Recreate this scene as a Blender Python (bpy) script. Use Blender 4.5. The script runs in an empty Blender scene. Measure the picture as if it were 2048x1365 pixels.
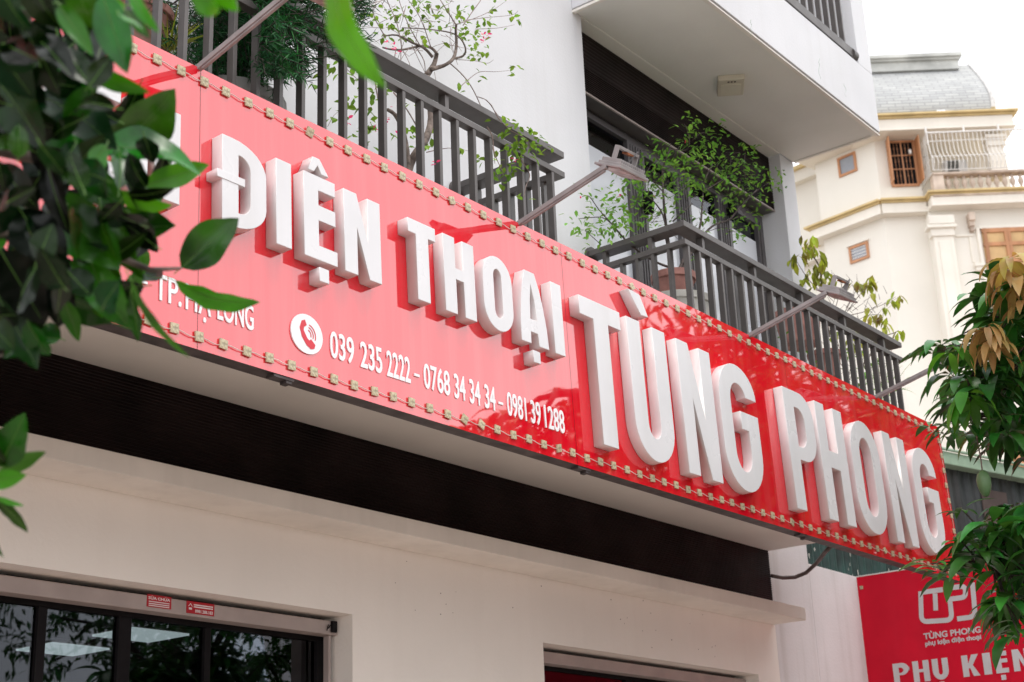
import bpy, bmesh, math, random
import numpy as np
from mathutils import Vector, Matrix
random.seed(7); rnd = random.random
def ru(a, b): return a + (b - a) * random.random()

# ------------------------------------------------------------------ camera
SC = bpy.context.scene
F_PX = 3009.931958767773                       # focal length in pixels of a 2048 wide frame
RC = np.array(((0.61614513, -0.78671094, -0.03809296),
               (0.23931787, 0.23307056, -0.94255242),
               (0.75039465, 0.57163276, 0.33187928)))   # world -> camera (right, down, forward)
cam_d = bpy.data.cameras.new("camera"); cam = bpy.data.objects.new("camera", cam_d)
SC.collection.objects.link(cam); SC.camera = cam
cam_d.sensor_width = 36; cam_d.lens = F_PX / 2048 * 36
cam_d.clip_start = 0.05; cam_d.clip_end = 2000
cam.matrix_world = Matrix((
    (RC[0][0], -RC[1][0], -RC[2][0], 0), (RC[0][1], -RC[1][1], -RC[2][1], 0),
    (RC[0][2], -RC[1][2], -RC[2][2], 0), (0, 0, 0, 1)))
cam_d.dof.use_dof = True; cam_d.dof.focus_distance = 7.3; cam_d.dof.aperture_fstop = 4.8
cam_d.dof.aperture_blades = 0

# ------------------------------------------------------------------ world, sun, exposure
W = bpy.data.worlds.new("World"); SC.world = W; W.use_nodes = True
nt = W.node_tree; nt.nodes.clear()
wo = nt.nodes.new('ShaderNodeOutputWorld'); bg = nt.nodes.new('ShaderNodeBackground')
sky = nt.nodes.new('ShaderNodeTexSky'); sky.sky_type = 'NISHITA'; sky.sun_disc = False
SUN_EL, SUN_AZ = math.radians(72), math.radians(150)
sky.sun_elevation = SUN_EL; sky.sun_rotation = SUN_AZ; sky.dust_density = 4; sky.air_density = 1.5
tc = nt.nodes.new('ShaderNodeTexCoord'); noi = nt.nodes.new('ShaderNodeTexNoise')
noi.inputs['Scale'].default_value = 1.6; noi.inputs['Detail'].default_value = 5
nt.links.new(tc.outputs['Generated'], noi.inputs['Vector'])
cr = nt.nodes.new('ShaderNodeValToRGB'); cr.color_ramp.elements[0].position = .3; cr.color_ramp.elements[1].position = .7
cr.color_ramp.elements[0].color = (17.5, 17.8, 18.6, 1); cr.color_ramp.elements[1].color = (23.5, 23.4, 23.5, 1)
nt.links.new(noi.outputs['Fac'], cr.inputs['Fac'])
mx = nt.nodes.new('ShaderNodeMix'); mx.data_type = 'RGBA'; mx.inputs[0].default_value = .93   # thick bright overcast over the blue
nt.links.new(sky.outputs[0], mx.inputs[6]); nt.links.new(cr.outputs[0], mx.inputs[7])
nt.links.new(mx.outputs[2], bg.inputs['Color']); bg.inputs['Strength'].default_value = .085
nt.links.new(bg.outputs[0], wo.inputs[0])
sd = bpy.data.lights.new("sun", 'SUN'); sd.energy = 1.5; sd.angle = math.radians(22); sd.color = (1, .95, .87)
sun = bpy.data.objects.new("sun", sd); SC.collection.objects.link(sun)
sun_dir = Vector((math.cos(SUN_EL) * .15, -math.cos(SUN_EL), math.sin(SUN_EL)))
sun.rotation_euler = sun_dir.to_track_quat('Z', 'Y').to_euler(); sun.location = (0, -20, 40)
SC.view_settings.view_transform = 'Standard'; SC.view_settings.look = 'None'
SC.view_settings.exposure = 0.23; SC.view_settings.gamma = 1.0; SC.view_settings.use_curve_mapping = False

# ------------------------------------------------------------------ helpers
def ray(u, v): return RC.T @ np.array([(u - 1024) / F_PX, (v - 682.5) / F_PX, 1.0])
def at(u, v, ax, val):
    d = ray(u, v); return Vector(d * (val / d[ax]))
def atd(u, v, dep): return Vector(ray(u, v) * dep)
def px(pts, x0, y0, s): return [(x0 + a[0] / s, y0 + a[1] / s) + tuple(a[2:]) for a in pts]

def link(o): SC.collection.objects.link(o); return o
def tag(o, label=None, cat=None, group=None, kind=None):
    if label: o['label'] = label
    if cat: o['category'] = cat
    if group: o['group'] = group
    if kind: o['kind'] = kind
    return o
def thing(name, loc, label, cat, group=None):
    o = link(bpy.data.objects.new(name, None)); o.location = loc; o.empty_display_size = .1
    return tag(o, label, cat, group)
def origin(o):
    p = Vector((0, 0, 0))
    while o: p = p + o.location; o = o.parent
    return p
def make(name, me, parent=None):
    o = link(bpy.data.objects.new(name, me)); o.parent = parent; return o

class MB:
    def __init__(s): s.v = []; s.f = []; s.m = []; s.mi = 0
    def add(s, vs, fs):
        n = len(s.v); s.v += [tuple(p) for p in vs]
        for f in fs: s.f.append([i + n for i in f]); s.m.append(s.mi)
    def box(s, x0, x1, y0, y1, z0, z1):
        s.add([(x, y, z) for x in (x0, x1) for y in (y0, y1) for z in (z0, z1)],
              [(0, 1, 3, 2), (4, 6, 7, 5), (0, 4, 5, 1), (2, 3, 7, 6), (0, 2, 6, 4), (1, 5, 7, 3)])
        return s
    def obox(s, O, X, Y, Z):            # oriented box: corner O and three edge vectors
        O, X, Y, Z = Vector(O), Vector(X), Vector(Y), Vector(Z)
        s.add([O + a * X + b * Y + c * Z for a in (0, 1) for b in (0, 1) for c in (0, 1)],
              [(0, 1, 3, 2), (4, 6, 7, 5), (0, 4, 5, 1), (2, 3, 7, 6), (0, 2, 6, 4), (1, 5, 7, 3)])
        return s
    def tube(s, pts, r0, r1=None, n=6, caps=True):
        pts = [Vector(p) for p in pts]; r1 = r0 if r1 is None else r1
        vs = []; k = len(pts)
        t = (pts[1] - pts[0]).normalized(); a = t.orthogonal().normalized()
        for i, p in enumerate(pts):
            t = (pts[min(i + 1, k - 1)] - pts[max(i - 1, 0)]).normalized()
            a = (a - t * a.dot(t)).normalized(); b = t.cross(a); r = r0 + (r1 - r0) * i / (k - 1)
            vs += [p + r * (math.cos(2 * math.pi * j / n) * a + math.sin(2 * math.pi * j / n) * b) for j in range(n)]
        fs = [(i * n + j, i * n + (j + 1) % n, (i + 1) * n + (j + 1) % n, (i + 1) * n + j) for i in range(k - 1) for j in range(n)]
        if caps: fs += [tuple(range(n))[::-1], tuple((k - 1) * n + j for j in range(n))]
        s.add(vs, fs); return s
    def lathe(s, c, prof, n=20, sx=1, sy=1):   # profile [(r, z)]
        c = Vector(c); vs = []
        for r, z in prof: vs += [c + Vector((r * math.cos(2 * math.pi * j / n) * sx, r * math.sin(2 * math.pi * j / n) * sy, z)) for j in range(n)]
        k = len(prof)
        fs = [(i * n + j, i * n + (j + 1) % n, (i + 1) * n + (j + 1) % n, (i + 1) * n + j) for i in range(k - 1) for j in range(n)]
        fs += [tuple(range(n))[::-1], tuple((k - 1) * n + j for j in range(n))]
        s.add(vs, fs); return s
    def prism(s, poly, O, A, B, N):          # 2D polygon (a, b) in plane O, A, B thickened along N
        O, A, B, N = Vector(O), Vector(A), Vector(B), Vector(N); k = len(poly)
        vs = [O + a * A + b * B for a, b in poly] + [O + a * A + b * B + N for a, b in poly]
        s.add(vs, [tuple(range(k))[::-1], tuple(range(k, 2 * k))] + [(i, (i + 1) % k, k + (i + 1) % k, k + i) for i in range(k)])
        return s
    def leaf(s, base, d, nrm, L, w, droop=.3, fold=.25, seg=4, curl=0, wide=.4):
        base, d, nrm = Vector(base), Vector(d).normalized(), Vector(nrm)
        nrm = nrm - d * nrm.dot(d)
        if nrm.length < 1e-4: nrm = d.orthogonal()
        nrm.normalize(); side = d.cross(nrm)
        vs = []; p = base.copy(); dd = d.copy()
        for i in range(seg + 1):
            t = i / seg
            ww = w * .5 * (math.sin(math.pi * t ** (math.log(.5) / math.log(wide))) ** .8 if 0 < t < 1 else .04)
            vs += [p - side * ww + nrm * ww * fold, p.copy(), p + side * ww + nrm * ww * fold]
            dd = (dd + Vector((0, 0, -1)) * droop / seg + nrm * curl / seg).normalized()
            nrm = (nrm - dd * nrm.dot(dd)).normalized()
            p = p + dd * (L / seg)
        fs = []
        for i in range(seg):
            a = i * 3; fs += [(a, a + 1, a + 4, a + 3), (a + 1, a + 2, a + 5, a + 4)]
        s.add(vs, fs); return s
    def mesh(s, name, mats, off=(0, 0, 0), smooth=False):
        me = bpy.data.meshes.new(name); off = Vector(off)
        me.from_pydata([tuple(Vector(p) - off) for p in s.v], [], s.f)
        for m in (mats if isinstance(mats, (list, tuple)) else [mats]): me.materials.append(m)
        if any(s.m): me.polygons.foreach_set('material_index', s.m)
        if smooth: me.polygons.foreach_set('use_smooth', [True] * len(me.polygons))
        me.update(); return me
    def build(s, name, mat, parent=None, smooth=False, bevel=0, fix=True):
        o = make(name, s.mesh(name, mat, origin(parent), smooth), parent)
        if fix:
            bm = bmesh.new(); bm.from_mesh(o.data); bmesh.ops.recalc_face_normals(bm, faces=bm.faces); bm.to_mesh(o.data); bm.free()
        if bevel:
            b = o.modifiers.new('bevel', 'BEVEL'); b.width = bevel; b.segments = 2; b.limit_method = 'ANGLE'
        return o

def copy_tree(o, parent=None):
    c = link(o.copy()); c.parent = parent
    for ch in o.children: copy_tree(ch, c)
    return c

# ------------------------------------------------------------------ materials
def new_mat(name):
    m = bpy.data.materials.new(name); m.use_nodes = True
    return m, m.node_tree, m.node_tree.nodes['Principled BSDF']
def mat(name, col, rough=.6, metal=0, ior=1.5, var=.12, scale=6, bump=0, bscale=40, spec=.5, coat=0,
        streak=0, streak_col=(.3, .28, .25), island=0, trans=0, col2=None, stretch=(1, 1, 1)):
    m, t, p = new_mat(name); N, L = t.nodes, t.links
    p.inputs['Roughness'].default_value = rough; p.inputs['Metallic'].default_value = metal
    p.inputs['IOR'].default_value = ior; p.inputs['Specular IOR Level'].default_value = spec
    p.inputs['Coat Weight'].default_value = coat
    tc = N.new('ShaderNodeTexCoord'); mp = N.new('ShaderNodeMapping'); mp.inputs['Scale'].default_value = stretch
    L.new(tc.outputs['Object'], mp.inputs[0])
    no = N.new('ShaderNodeTexNoise'); no.inputs['Scale'].default_value = scale; no.inputs['Detail'].default_value = 6
    L.new(mp.outputs[0], no.inputs['Vector'])
    mix = N.new('ShaderNodeMix'); mix.data_type = 'RGBA'
    c2 = col2 or tuple(c * (1 - var * 2) for c in col)
    mix.inputs[6].default_value = (*[min(1, c * (1 + var)) for c in col], 1); mix.inputs[7].default_value = (*c2, 1)
    rmp = N.new('ShaderNodeMapRange'); rmp.inputs[1].default_value = .3; rmp.inputs[2].default_value = .7
    L.new(no.outputs['Fac'], rmp.inputs[0]); L.new(rmp.outputs[0], mix.inputs[0]); out = mix.outputs[2]
    if island:
        g = N.new('ShaderNodeNewGeometry'); hs = N.new('ShaderNodeHueSaturation')
        r = N.new('ShaderNodeMapRange'); r.inputs[3].default_value = 1 - island; r.inputs[4].default_value = 1 + island
        L.new(g.outputs['Random Per Island'], r.inputs[0]); L.new(r.outputs[0], hs.inputs['Value'])
        r2 = N.new('ShaderNodeMapRange'); r2.inputs[3].default_value = .5 - .05 * island; r2.inputs[4].default_value = .5 + .03 * island
        wn = N.new('ShaderNodeTexWhiteNoise'); wn.noise_dimensions = '1D'; L.new(g.outputs['Random Per Island'], wn.inputs['W'])
        L.new(wn.outputs['Value'], r2.inputs[0]); L.new(r2.outputs[0], hs.inputs['Hue'])
        L.new(out, hs.inputs['Color']); out = hs.outputs[0]
    if streak:
        m2 = N.new('ShaderNodeMapping'); m2.inputs['Scale'].default_value = (7, 7, .35); L.new(tc.outputs['Object'], m2.inputs[0])
        n2 = N.new('ShaderNodeTexNoise'); n2.inputs['Scale'].default_value = 1.2; n2.inputs['Detail'].default_value = 5
        L.new(m2.outputs[0], n2.inputs['Vector'])
        r3 = N.new('ShaderNodeMapRange'); r3.inputs[1].default_value = .5; r3.inputs[2].default_value = .85; r3.inputs[4].default_value = streak
        L.new(n2.outputs['Fac'], r3.inputs[0])
        mm = N.new('ShaderNodeMix'); mm.data_type = 'RGBA'; mm.inputs[7].default_value = (*streak_col, 1)
        L.new(r3.outputs[0], mm.inputs[0]); L.new(out, mm.inputs[6]); out = mm.outputs[2]
    L.new(out, p.inputs['Base Color'])
    rr = N.new('ShaderNodeMapRange'); rr.inputs[3].default_value = max(.02, rough * .8); rr.inputs[4].default_value = min(1, rough * 1.25)
    L.new(no.outputs['Fac'], rr.inputs[0]); L.new(rr.outputs[0], p.inputs['Roughness'])
    if bump:
        nb = N.new('ShaderNodeTexNoise'); nb.inputs['Scale'].default_value = bscale; nb.inputs['Detail'].default_value = 4
        L.new(tc.outputs['Object'], nb.inputs['Vector'])
        b = N.new('ShaderNodeBump'); b.inputs['Strength'].default_value = 1; b.inputs['Distance'].default_value = bump
        L.new(nb.outputs['Fac'], b.inputs['Height']); L.new(b.outputs[0], p.inputs['Normal'])
    if trans:
        tr = N.new('ShaderNodeBsdfTranslucent'); ms = N.new('ShaderNodeMixShader'); ms.inputs[0].default_value = trans
        hs2 = N.new('ShaderNodeHueSaturation'); hs2.inputs['Value'].default_value = 1.6; hs2.inputs['Hue'].default_value = .48
        L.new(out, hs2.inputs['Color']); L.new(hs2.outputs[0], tr.inputs['Color'])
        o = N['Material Output']; L.new(p.outputs[0], ms.inputs[1]); L.new(tr.outputs[0], ms.inputs[2]); L.new(ms.outputs[0], o.inputs[0])
    return m
def emis(name, col, s):
    m, t, p = new_mat(name); p.inputs['Base Color'].default_value = (*col, 1)
    p.inputs['Emission Color'].default_value = (*col, 1); p.inputs['Emission Strength'].default_value = s; return m

M = {}
M['plaster'] = mat('white_plaster', (.66, .66, .685), .75, var=.03, scale=1.3, bump=.0012, bscale=55, streak=.17, streak_col=(.45, .43, .40))
M['plaster_old'] = mat('stained_plaster', (.66, .645, .655), .8, var=.04, scale=2, bump=.002, bscale=45, streak=.55, streak_col=(.42, .39, .36))
M['soffit'] = mat('soffit_paint', (.78, .77, .73), .8, var=.05, scale=1.1, bump=.001, bscale=30)
M['ledge'] = mat('ledge_paint', (.83, .79, .73), .8, var=.05, scale=2, bump=.001, bscale=60, streak=.16, streak_col=(.38, .33, .29))
M['creamwall'] = mat('cream_ground_floor_paint', (.86, .815, .76), .8, var=.03, scale=.9, bump=.0015, bscale=50, streak=.07, streak_col=(.5, .43, .37))
M['clad'] = mat('dark_brown_cladding', (.014, .008, .008), .5, var=.3, scale=3, spec=.12)
M['iron'] = mat('grey_brown_painted_steel', (.088, .077, .074), .42, var=.1, scale=8, bump=.0003, bscale=90)
M['frame'] = mat('grey_aluminium_frame', (.085, .076, .080), .4, var=.08)
M['lampsteel'] = mat('weathered_lamp_steel', (.32, .295, .295), .5, metal=.0, var=.1, scale=14, bump=.0004)
M['lampdark'] = mat('dark_lamp_casting', (.16, .15, .16), .45, metal=.3, var=.2)
M['lampglass'] = mat('floodlight_glass', (.55, .45, .44), .12, var=.2, scale=20)
M['rust'] = mat('rust', (.35, .12, .05), .8, var=.3, scale=30)
M['letter'] = mat('white_letter_acrylic', (.68, .675, .695), .28, var=.03, scale=3, streak=.26, streak_col=(.5, .47, .45), spec=.5)
M['letterside'] = mat('letter_return_metal', (.72, .68, .68), .3, var=.05, scale=5, streak=.25, streak_col=(.45, .38, .37))
M['decal'] = mat('white_vinyl', (.84, .83, .85), .35, var=.02)
M['darkmetal'] = mat('dark_sign_frame', (.07, .055, .055), .55, var=.25, scale=12)
M['led'] = mat('led_module_resin', (.50, .43, .28), .4, var=.25, scale=60, island=.12)
M['leddot'] = mat('led_lens', (.58, .51, .34), .3, var=.1)
M['wire'] = mat('pale_wire', (.62, .45, .42), .5, var=.1)
M['cable'] = mat('brown_conduit', (.10, .065, .06), .55, var=.2)
M['banner'] = mat('red_banner_vinyl', (.66, .002, .026), .6, var=.06, scale=3, streak=.05, streak_col=(.75, .1, .15), spec=.25)
M['bannertext'] = mat('banner_white_print', (.62, .60, .62), .5, var=.03)
M['green_sheet'] = mat('dark_green_sheet', (.016, .052, .045), .5, var=.35, scale=5, streak=.3, streak_col=(.005, .012, .012))
M['gutter'] = mat('pale_green_gutter', (.33, .45, .33), .5, var=.12)
M['grey_sheet'] = mat('weathered_dark_sheet', (.05, .055, .058), .6, var=.4, scale=2, streak=.6, streak_col=(.12, .09, .08))
M['terracotta'] = mat('terracotta', (.42, .20, .17), .8, var=.2, scale=9, bump=.001)
M['whitepot'] = mat('white_planter', (.62, .60, .56), .6, var=.1, scale=6)
M['greypot'] = mat('grey_planter', (.38, .37, .36), .75, var=.15, bump=.001)
M['soil'] = mat('soil', (.05, .035, .025), .95, var=.3, scale=30)
M['bark'] = mat('grey_brown_bark', (.17, .13, .11), .85, var=.35, scale=25, bump=.002, bscale=80)
M['darkbark'] = mat('dark_bark', (.07, .05, .045), .85, var=.35, scale=25, bump=.002, bscale=80)
M['twig'] = mat('twig', (.24, .17, .15), .8, var=.25, scale=30)
M['boug'] = mat('light_green_leaf', (.13, .27, .025), .55, spec=.3, var=.2, scale=9, island=.35, trans=.35)
M['rose'] = mat('fresh_green_leaf', (.12, .30, .035), .5, spec=.3, var=.25, scale=5, island=.4, trans=.3)
M['needle'] = mat('dark_needle_leaf', (.018, .10, .03), .6, spec=.2, var=.4, scale=4, island=.5, trans=.1)
M['droopy'] = mat('yellow_green_leaf', (.24, .34, .025), .55, spec=.3, var=.3, scale=12, island=.4, trans=.35, col2=(.17, .12, .03))
M['mango'] = mat('mango_leaf', (.030, .155, .018), .36, spec=.45, var=.3, scale=5, island=.5, trans=.12)
M['mangolight'] = mat('mango_light_leaf', (.06, .24, .015), .4, spec=.3, var=.2, scale=5, island=.35, trans=.3)
M['copper'] = mat('coppery_young_leaf', (.42, .25, .09), .42, var=.2, scale=9, island=.3, trans=.25, col2=(.28, .20, .05))
M['yellowleaf'] = mat('yellow_green_young_leaf', (.30, .29, .04), .42, var=.2, scale=9, island=.3, trans=.3, col2=(.34, .18, .05))
M['fruit'] = mat('green_mango_skin', (.12, .22, .09), .4, var=.15, scale=9)
M['near'] = mat('glossy_shaded_green_leaf', (.002, .020, .0015), .25, spec=.24, var=.45, scale=7, island=.9, trans=.05)  # shade inside the leaf mass is put into this near-black colour
M['nearlight'] = mat('glossy_bright_green_leaf', (.035, .24, .004), .28, spec=.4, var=.25, scale=6, island=.3, trans=.25)  # pale leaves, their colour also brightened for light passing through
M['nearmid'] = mat('glossy_lit_green_leaf', (.016, .135, .005), .2, spec=.4, var=.4, scale=9, island=.5, trans=.15)  # lighter copy of the same leaf, its highlights put into the colour
M['midrib'] = mat('pale_midrib', (.10, .24, .03), .5, var=.1)
M['flower'] = mat('pink_red_flower', (.75, .05, .10), .5, var=.2, island=.3, trans=.3)
M['yellowfruit'] = mat('orange_flower', (.75, .32, .05), .5, var=.2)
M['cream'] = mat('cream_render', (.80, .76, .69), .8, var=.025, scale=.5, bump=.002, bscale=12, streak=.06, streak_col=(.6, .55, .45))
M['creamtrim'] = mat('cream_trim', (.82, .77, .69), .75, var=.04, scale=.8, streak=.15, streak_col=(.55, .5, .42))
M['gold'] = mat('ochre_moulding', (.62, .47, .23), .7, var=.08, scale=2)
M['wood'] = mat('orange_brown_wood', (.52, .24, .11), .5, var=.15, scale=3, stretch=(1, 1, .1))
M['woodlight'] = mat('honey_wood_panel', (.62, .40, .18), .45, var=.12, scale=2)
M['dirtystone'] = mat('weathered_balustrade', (.66, .55, .46), .8, var=.15, scale=2, col2=(.42, .33, .27))
M['whitebar'] = mat('white_painted_bar', (.78, .76, .74), .6, var=.05)
M['dark'] = mat('dark_interior', (.010, .009, .010), .7, var=.2, spec=.1)
M['backroom'] = mat('dim_room_wall', (.16, .16, .18), .8)
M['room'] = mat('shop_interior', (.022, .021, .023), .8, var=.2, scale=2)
M['acgrey'] = mat('air_conditioner_casing', (.62, .61, .60), .6, var=.1)
M['grille'] = mat('dark_fan_grille', (.10, .10, .09), .6, var=.3, scale=9)
M['frosted'] = mat('grey_window_pane', (.30, .32, .36), .25, var=.05)
M['blind'] = mat('shutter_housing', (.36, .30, .28), .5, var=.06)
M['sticker'] = mat('red_sticker', (.38, .004, .014), .45, var=.05)
M['paleprint'] = mat('pale_print', (.70, .62, .62), .5, var=.03)
M['lightplastic'] = mat('aged_light_plastic', (.60, .55, .44), .45, var=.05)
M['lightlens'] = mat('light_diffuser', (.66, .62, .50), .35, var=.03)
M['film'] = mat('frosted_window_film', (.66, .68, .74), .14, var=.03, scale=2, spec=.7)
M['curtain'] = mat('pale_blue_curtain', (.50, .60, .64), .8, var=.05, scale=3)
M['panel_light'] = emis('ceiling_panel_light', (.93, .97, .93), 1.35)
M['asphalt'] = mat('asphalt', (.13, .122, .112), .85, var=.15, scale=3, bump=.004, bscale=60)
M['farground'] = mat('far_ground', (.22, .20, .17), .9, var=.2, scale=.05)
M['oppwall'] = mat('cream_shopfront_wall', (.45, .40, .34), .8, var=.08, scale=1)
M['wirefar'] = mat('power_cable', (.35, .35, .36), .6)

def special():
    # sign panel: glossy red sheet, slightly rippled so that it mirrors street trees unevenly
    m, t, p = new_mat('glossy_red_sign_panel'); N, L = t.nodes, t.links
    tc = N.new('ShaderNodeTexCoord'); mp = N.new('ShaderNodeMapping'); mp.inputs['Scale'].default_value = (5, 5, .22)
    L.new(tc.outputs['Object'], mp.inputs[0]); n = N.new('ShaderNodeTexNoise'); n.inputs['Scale'].default_value = 2.2; n.inputs['Detail'].default_value = 5
    L.new(mp.outputs[0], n.inputs['Vector'])
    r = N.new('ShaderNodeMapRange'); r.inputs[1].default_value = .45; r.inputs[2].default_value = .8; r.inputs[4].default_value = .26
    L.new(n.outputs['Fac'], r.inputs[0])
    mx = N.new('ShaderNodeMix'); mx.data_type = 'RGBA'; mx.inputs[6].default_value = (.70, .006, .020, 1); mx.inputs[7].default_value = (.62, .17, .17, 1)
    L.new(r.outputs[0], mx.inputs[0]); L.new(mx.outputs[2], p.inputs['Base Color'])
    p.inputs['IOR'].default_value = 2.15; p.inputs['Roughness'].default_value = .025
    n2 = N.new('ShaderNodeTexNoise'); n2.inputs['Scale'].default_value = 1.1; n2.inputs['Detail'].default_value = 2
    mp2 = N.new('ShaderNodeMapping'); mp2.inputs['Scale'].default_value = (1, 1, 1.6); L.new(tc.outputs['Object'], mp2.inputs[0]); L.new(mp2.outputs[0], n2.inputs['Vector'])
    b = N.new('ShaderNodeBump'); b.inputs['Distance'].default_value = .0032; b.inputs['Strength'].default_value = 1
    L.new(n2.outputs['Fac'], b.inputs['Height']); L.new(b.outputs[0], p.inputs['Normal']); M['red'] = m
    # window glass that shows the dark room and mirrors the street
    m, t, p = new_mat('tinted_window_glass'); N, L = t.nodes, t.links
    g = N.new('ShaderNodeBsdfGlossy'); g.inputs['Roughness'].default_value = .01; g.inputs['Color'].default_value = (.9, .92, 1, 1)
    tr = N.new('ShaderNodeBsdfTransparent'); tr.inputs['Color'].default_value = (.42, .46, .48, 1)
    fr = N.new('ShaderNodeFresnel'); fr.inputs['IOR'].default_value = 1.45
    ms = N.new('ShaderNodeMixShader'); L.new(fr.outputs[0], ms.inputs[0]); L.new(tr.outputs[0], ms.inputs[1]); L.new(g.outputs[0], ms.inputs[2])
    L.new(ms.outputs[0], N['Material Output'].inputs[0]); M['glass'] = m
    # slate-like roof bricks
    m, t, p = new_mat('pale_grey_roof_slates'); N, L = t.nodes, t.links
    tc = N.new('ShaderNodeTexCoord'); uv = N.new('ShaderNodeUVMap')
    br = N.new('ShaderNodeTexBrick'); br.inputs['Color1'].default_value = (.40, .41, .415, 1); br.inputs['Color2'].default_value = (.50, .51, .50, 1)
    br.inputs['Mortar'].default_value = (.29, .29, .30, 1); br.inputs['Scale'].default_value = 1
    br.inputs['Brick Width'].default_value = .46; br.inputs['Row Height'].default_value = .125; br.inputs['Mortar Size'].default_value = .014
    L.new(uv.outputs[0], br.inputs['Vector'])
    n = N.new('ShaderNodeTexNoise'); n.inputs['Scale'].default_value = 1.3; n.inputs['Detail'].default_value = 6; L.new(uv.outputs[0], n.inputs['Vector'])
    mx = N.new('ShaderNodeMix'); mx.data_type = 'RGBA'; mx.blend_type = 'MULTIPLY'; mx.inputs[0].default_value = .35
    L.new(br.outputs[0], mx.inputs[6]); L.new(n.outputs['Fac'], mx.inputs[7]); 
    bc = N.new('ShaderNodeBrightContrast'); bc.inputs['Bright'].default_value = .04; L.new(mx.outputs[2], bc.inputs[0]); L.new(bc.outputs[0], p.inputs['Base Color'])
    p.inputs['Roughness'].default_value = .8; M['slate'] = m
    # brick paving for the pavement
    m, t, p = new_mat('pinkish_paving_blocks'); N, L = t.nodes, t.links
    tc = N.new('ShaderNodeTexCoord'); br = N.new('ShaderNodeTexBrick')
    br.inputs['Color1'].default_value = (.43, .33, .28, 1); br.inputs['Color2'].default_value = (.50, .395, .335, 1); br.inputs['Mortar'].default_value = (.2, .17, .15, 1)
    br.inputs['Scale'].default_value = 4; L.new(tc.outputs['Object'], br.inputs['Vector']); L.new(br.outputs[0], p.inputs['Base Color'])
    p.inputs['Roughness'].default_value = .85; M['paving'] = m
    # red roof tiles across the street
    m, t, p = new_mat('red_clay_tiles'); N, L = t.nodes, t.links
    tc = N.new('ShaderNodeTexCoord'); wv = N.new('ShaderNodeTexWave'); wv.inputs['Scale'].default_value = 3; L.new(tc.outputs['Object'], wv.inputs[0])
    cr = N.new('ShaderNodeValToRGB'); cr.color_ramp.elements[0].color = (.18, .04, .03, 1); cr.color_ramp.elements[1].color = (.42, .12, .07, 1)
    L.new(wv.outputs[1], cr.inputs[0]); L.new(cr.outputs[0], p.inputs['Base Color']); M['tiles'] = m
special()

# ------------------------------------------------------------------ ground and road
G = -1.6
tag(MB().box(-300, 400, -300, 400, G - .5, G - .16).build('ground', M['farground']), kind='structure')
tag(MB().box(-60, 80, .1, 20, G - .156, G).build('pavement', M['paving'], bevel=.01), kind='structure')
tag(MB().box(-60, 80, -8.5, .1, G - .156, G - .14).build('road', M['asphalt']), kind='structure')
mk = MB()
for k in range(18): mk.box(-40 + k * 6, -37 + k * 6, -3.72, -3.58, G - .1395, G - .136)
tag(mk.build('road_marking', M['decal']), kind='structure')
tag(MB().box(-60, 80, -16, -8.5, G - .156, G - .01).build('pavement', M['paving']), kind='structure')

# ------------------------------------------------------------------ the shop house
YW, YF, YG = 5.10, 4.32, 5.69          # upper wall, slab front, ground floor wall
XR = 10.75
B = thing('shop_house', (4, YW, G), 'white rendered shop house carrying the long red sign, with two railed balconies', 'building')
w = MB()
# upper storeys, left of the door recess, and above it behind the slab
w.box(-6, 7.64, YW, 8.5, 2.751, 12)
w.box(7.641, XR, 6.6, 8.5, 2.76, 12)
w.box(XR - .24, XR, YW, 6.6, 2.76, 5.60)
w.box(7.641, XR - .241, 5.5, 6.6, 5.60, 6.0)
w.box(7.641, XR, YW, 6.6, 6.0, 12)
w.build('wall', M['plaster'], B, bevel=.004)
w = MB()
# ground floor wall with two openings
ZH = 1.345
def gwall(a, b, z0, z1): w.box(a, b, YG, 6.02, z0, z1)
X_ = [-6, .8, 5.944, 7.664, 10.407, XR]; vs = [(x, y, z) for y in (YG, 6.02) for z in (G, ZH, 1.7525) for x in X_]
ix = lambda y, z, x: y * 18 + z * 6 + x; fs = []
for y in (0, 1):
    for x in range(5):
        fs.append((ix(y, 1, x), ix(y, 1, x + 1), ix(y, 2, x + 1), ix(y, 2, x)))
        if x not in (1, 3): fs.append((ix(y, 0, x), ix(y, 0, x + 1), ix(y, 1, x + 1), ix(y, 1, x)))
for x in (1, 3): fs += [(ix(0, 1, x), ix(0, 1, x + 1), ix(1, 1, x + 1), ix(1, 1, x)), (ix(0, 0, x), ix(0, 1, x), ix(1, 1, x), ix(1, 0, x)), (ix(0, 0, x + 1), ix(0, 1, x + 1), ix(1, 1, x + 1), ix(1, 0, x + 1))]
for z in (0, 1): fs += [(ix(0, z, 0), ix(0, z + 1, 0), ix(1, z + 1, 0), ix(1, z, 0)), (ix(0, z, 5), ix(0, z + 1, 5), ix(1, z + 1, 5), ix(1, z, 5))]
fs += [(ix(0, 2, x), ix(0, 2, x + 1), ix(1, 2, x + 1), ix(1, 2, x)) for x in range(5)]
w.add(vs, fs); w.build('wall', M['creamwall'], B)
MB().box(-6, XR, YF, YG + .02, 2.343, 2.75).build('balcony_slab', M['soffit'], B, bevel=.004)
MB().box(-6, XR - .02, 5.403, YG + .03, 1.753, 1.849).build('ledge', M['ledge'], B, bevel=.004)
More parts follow.
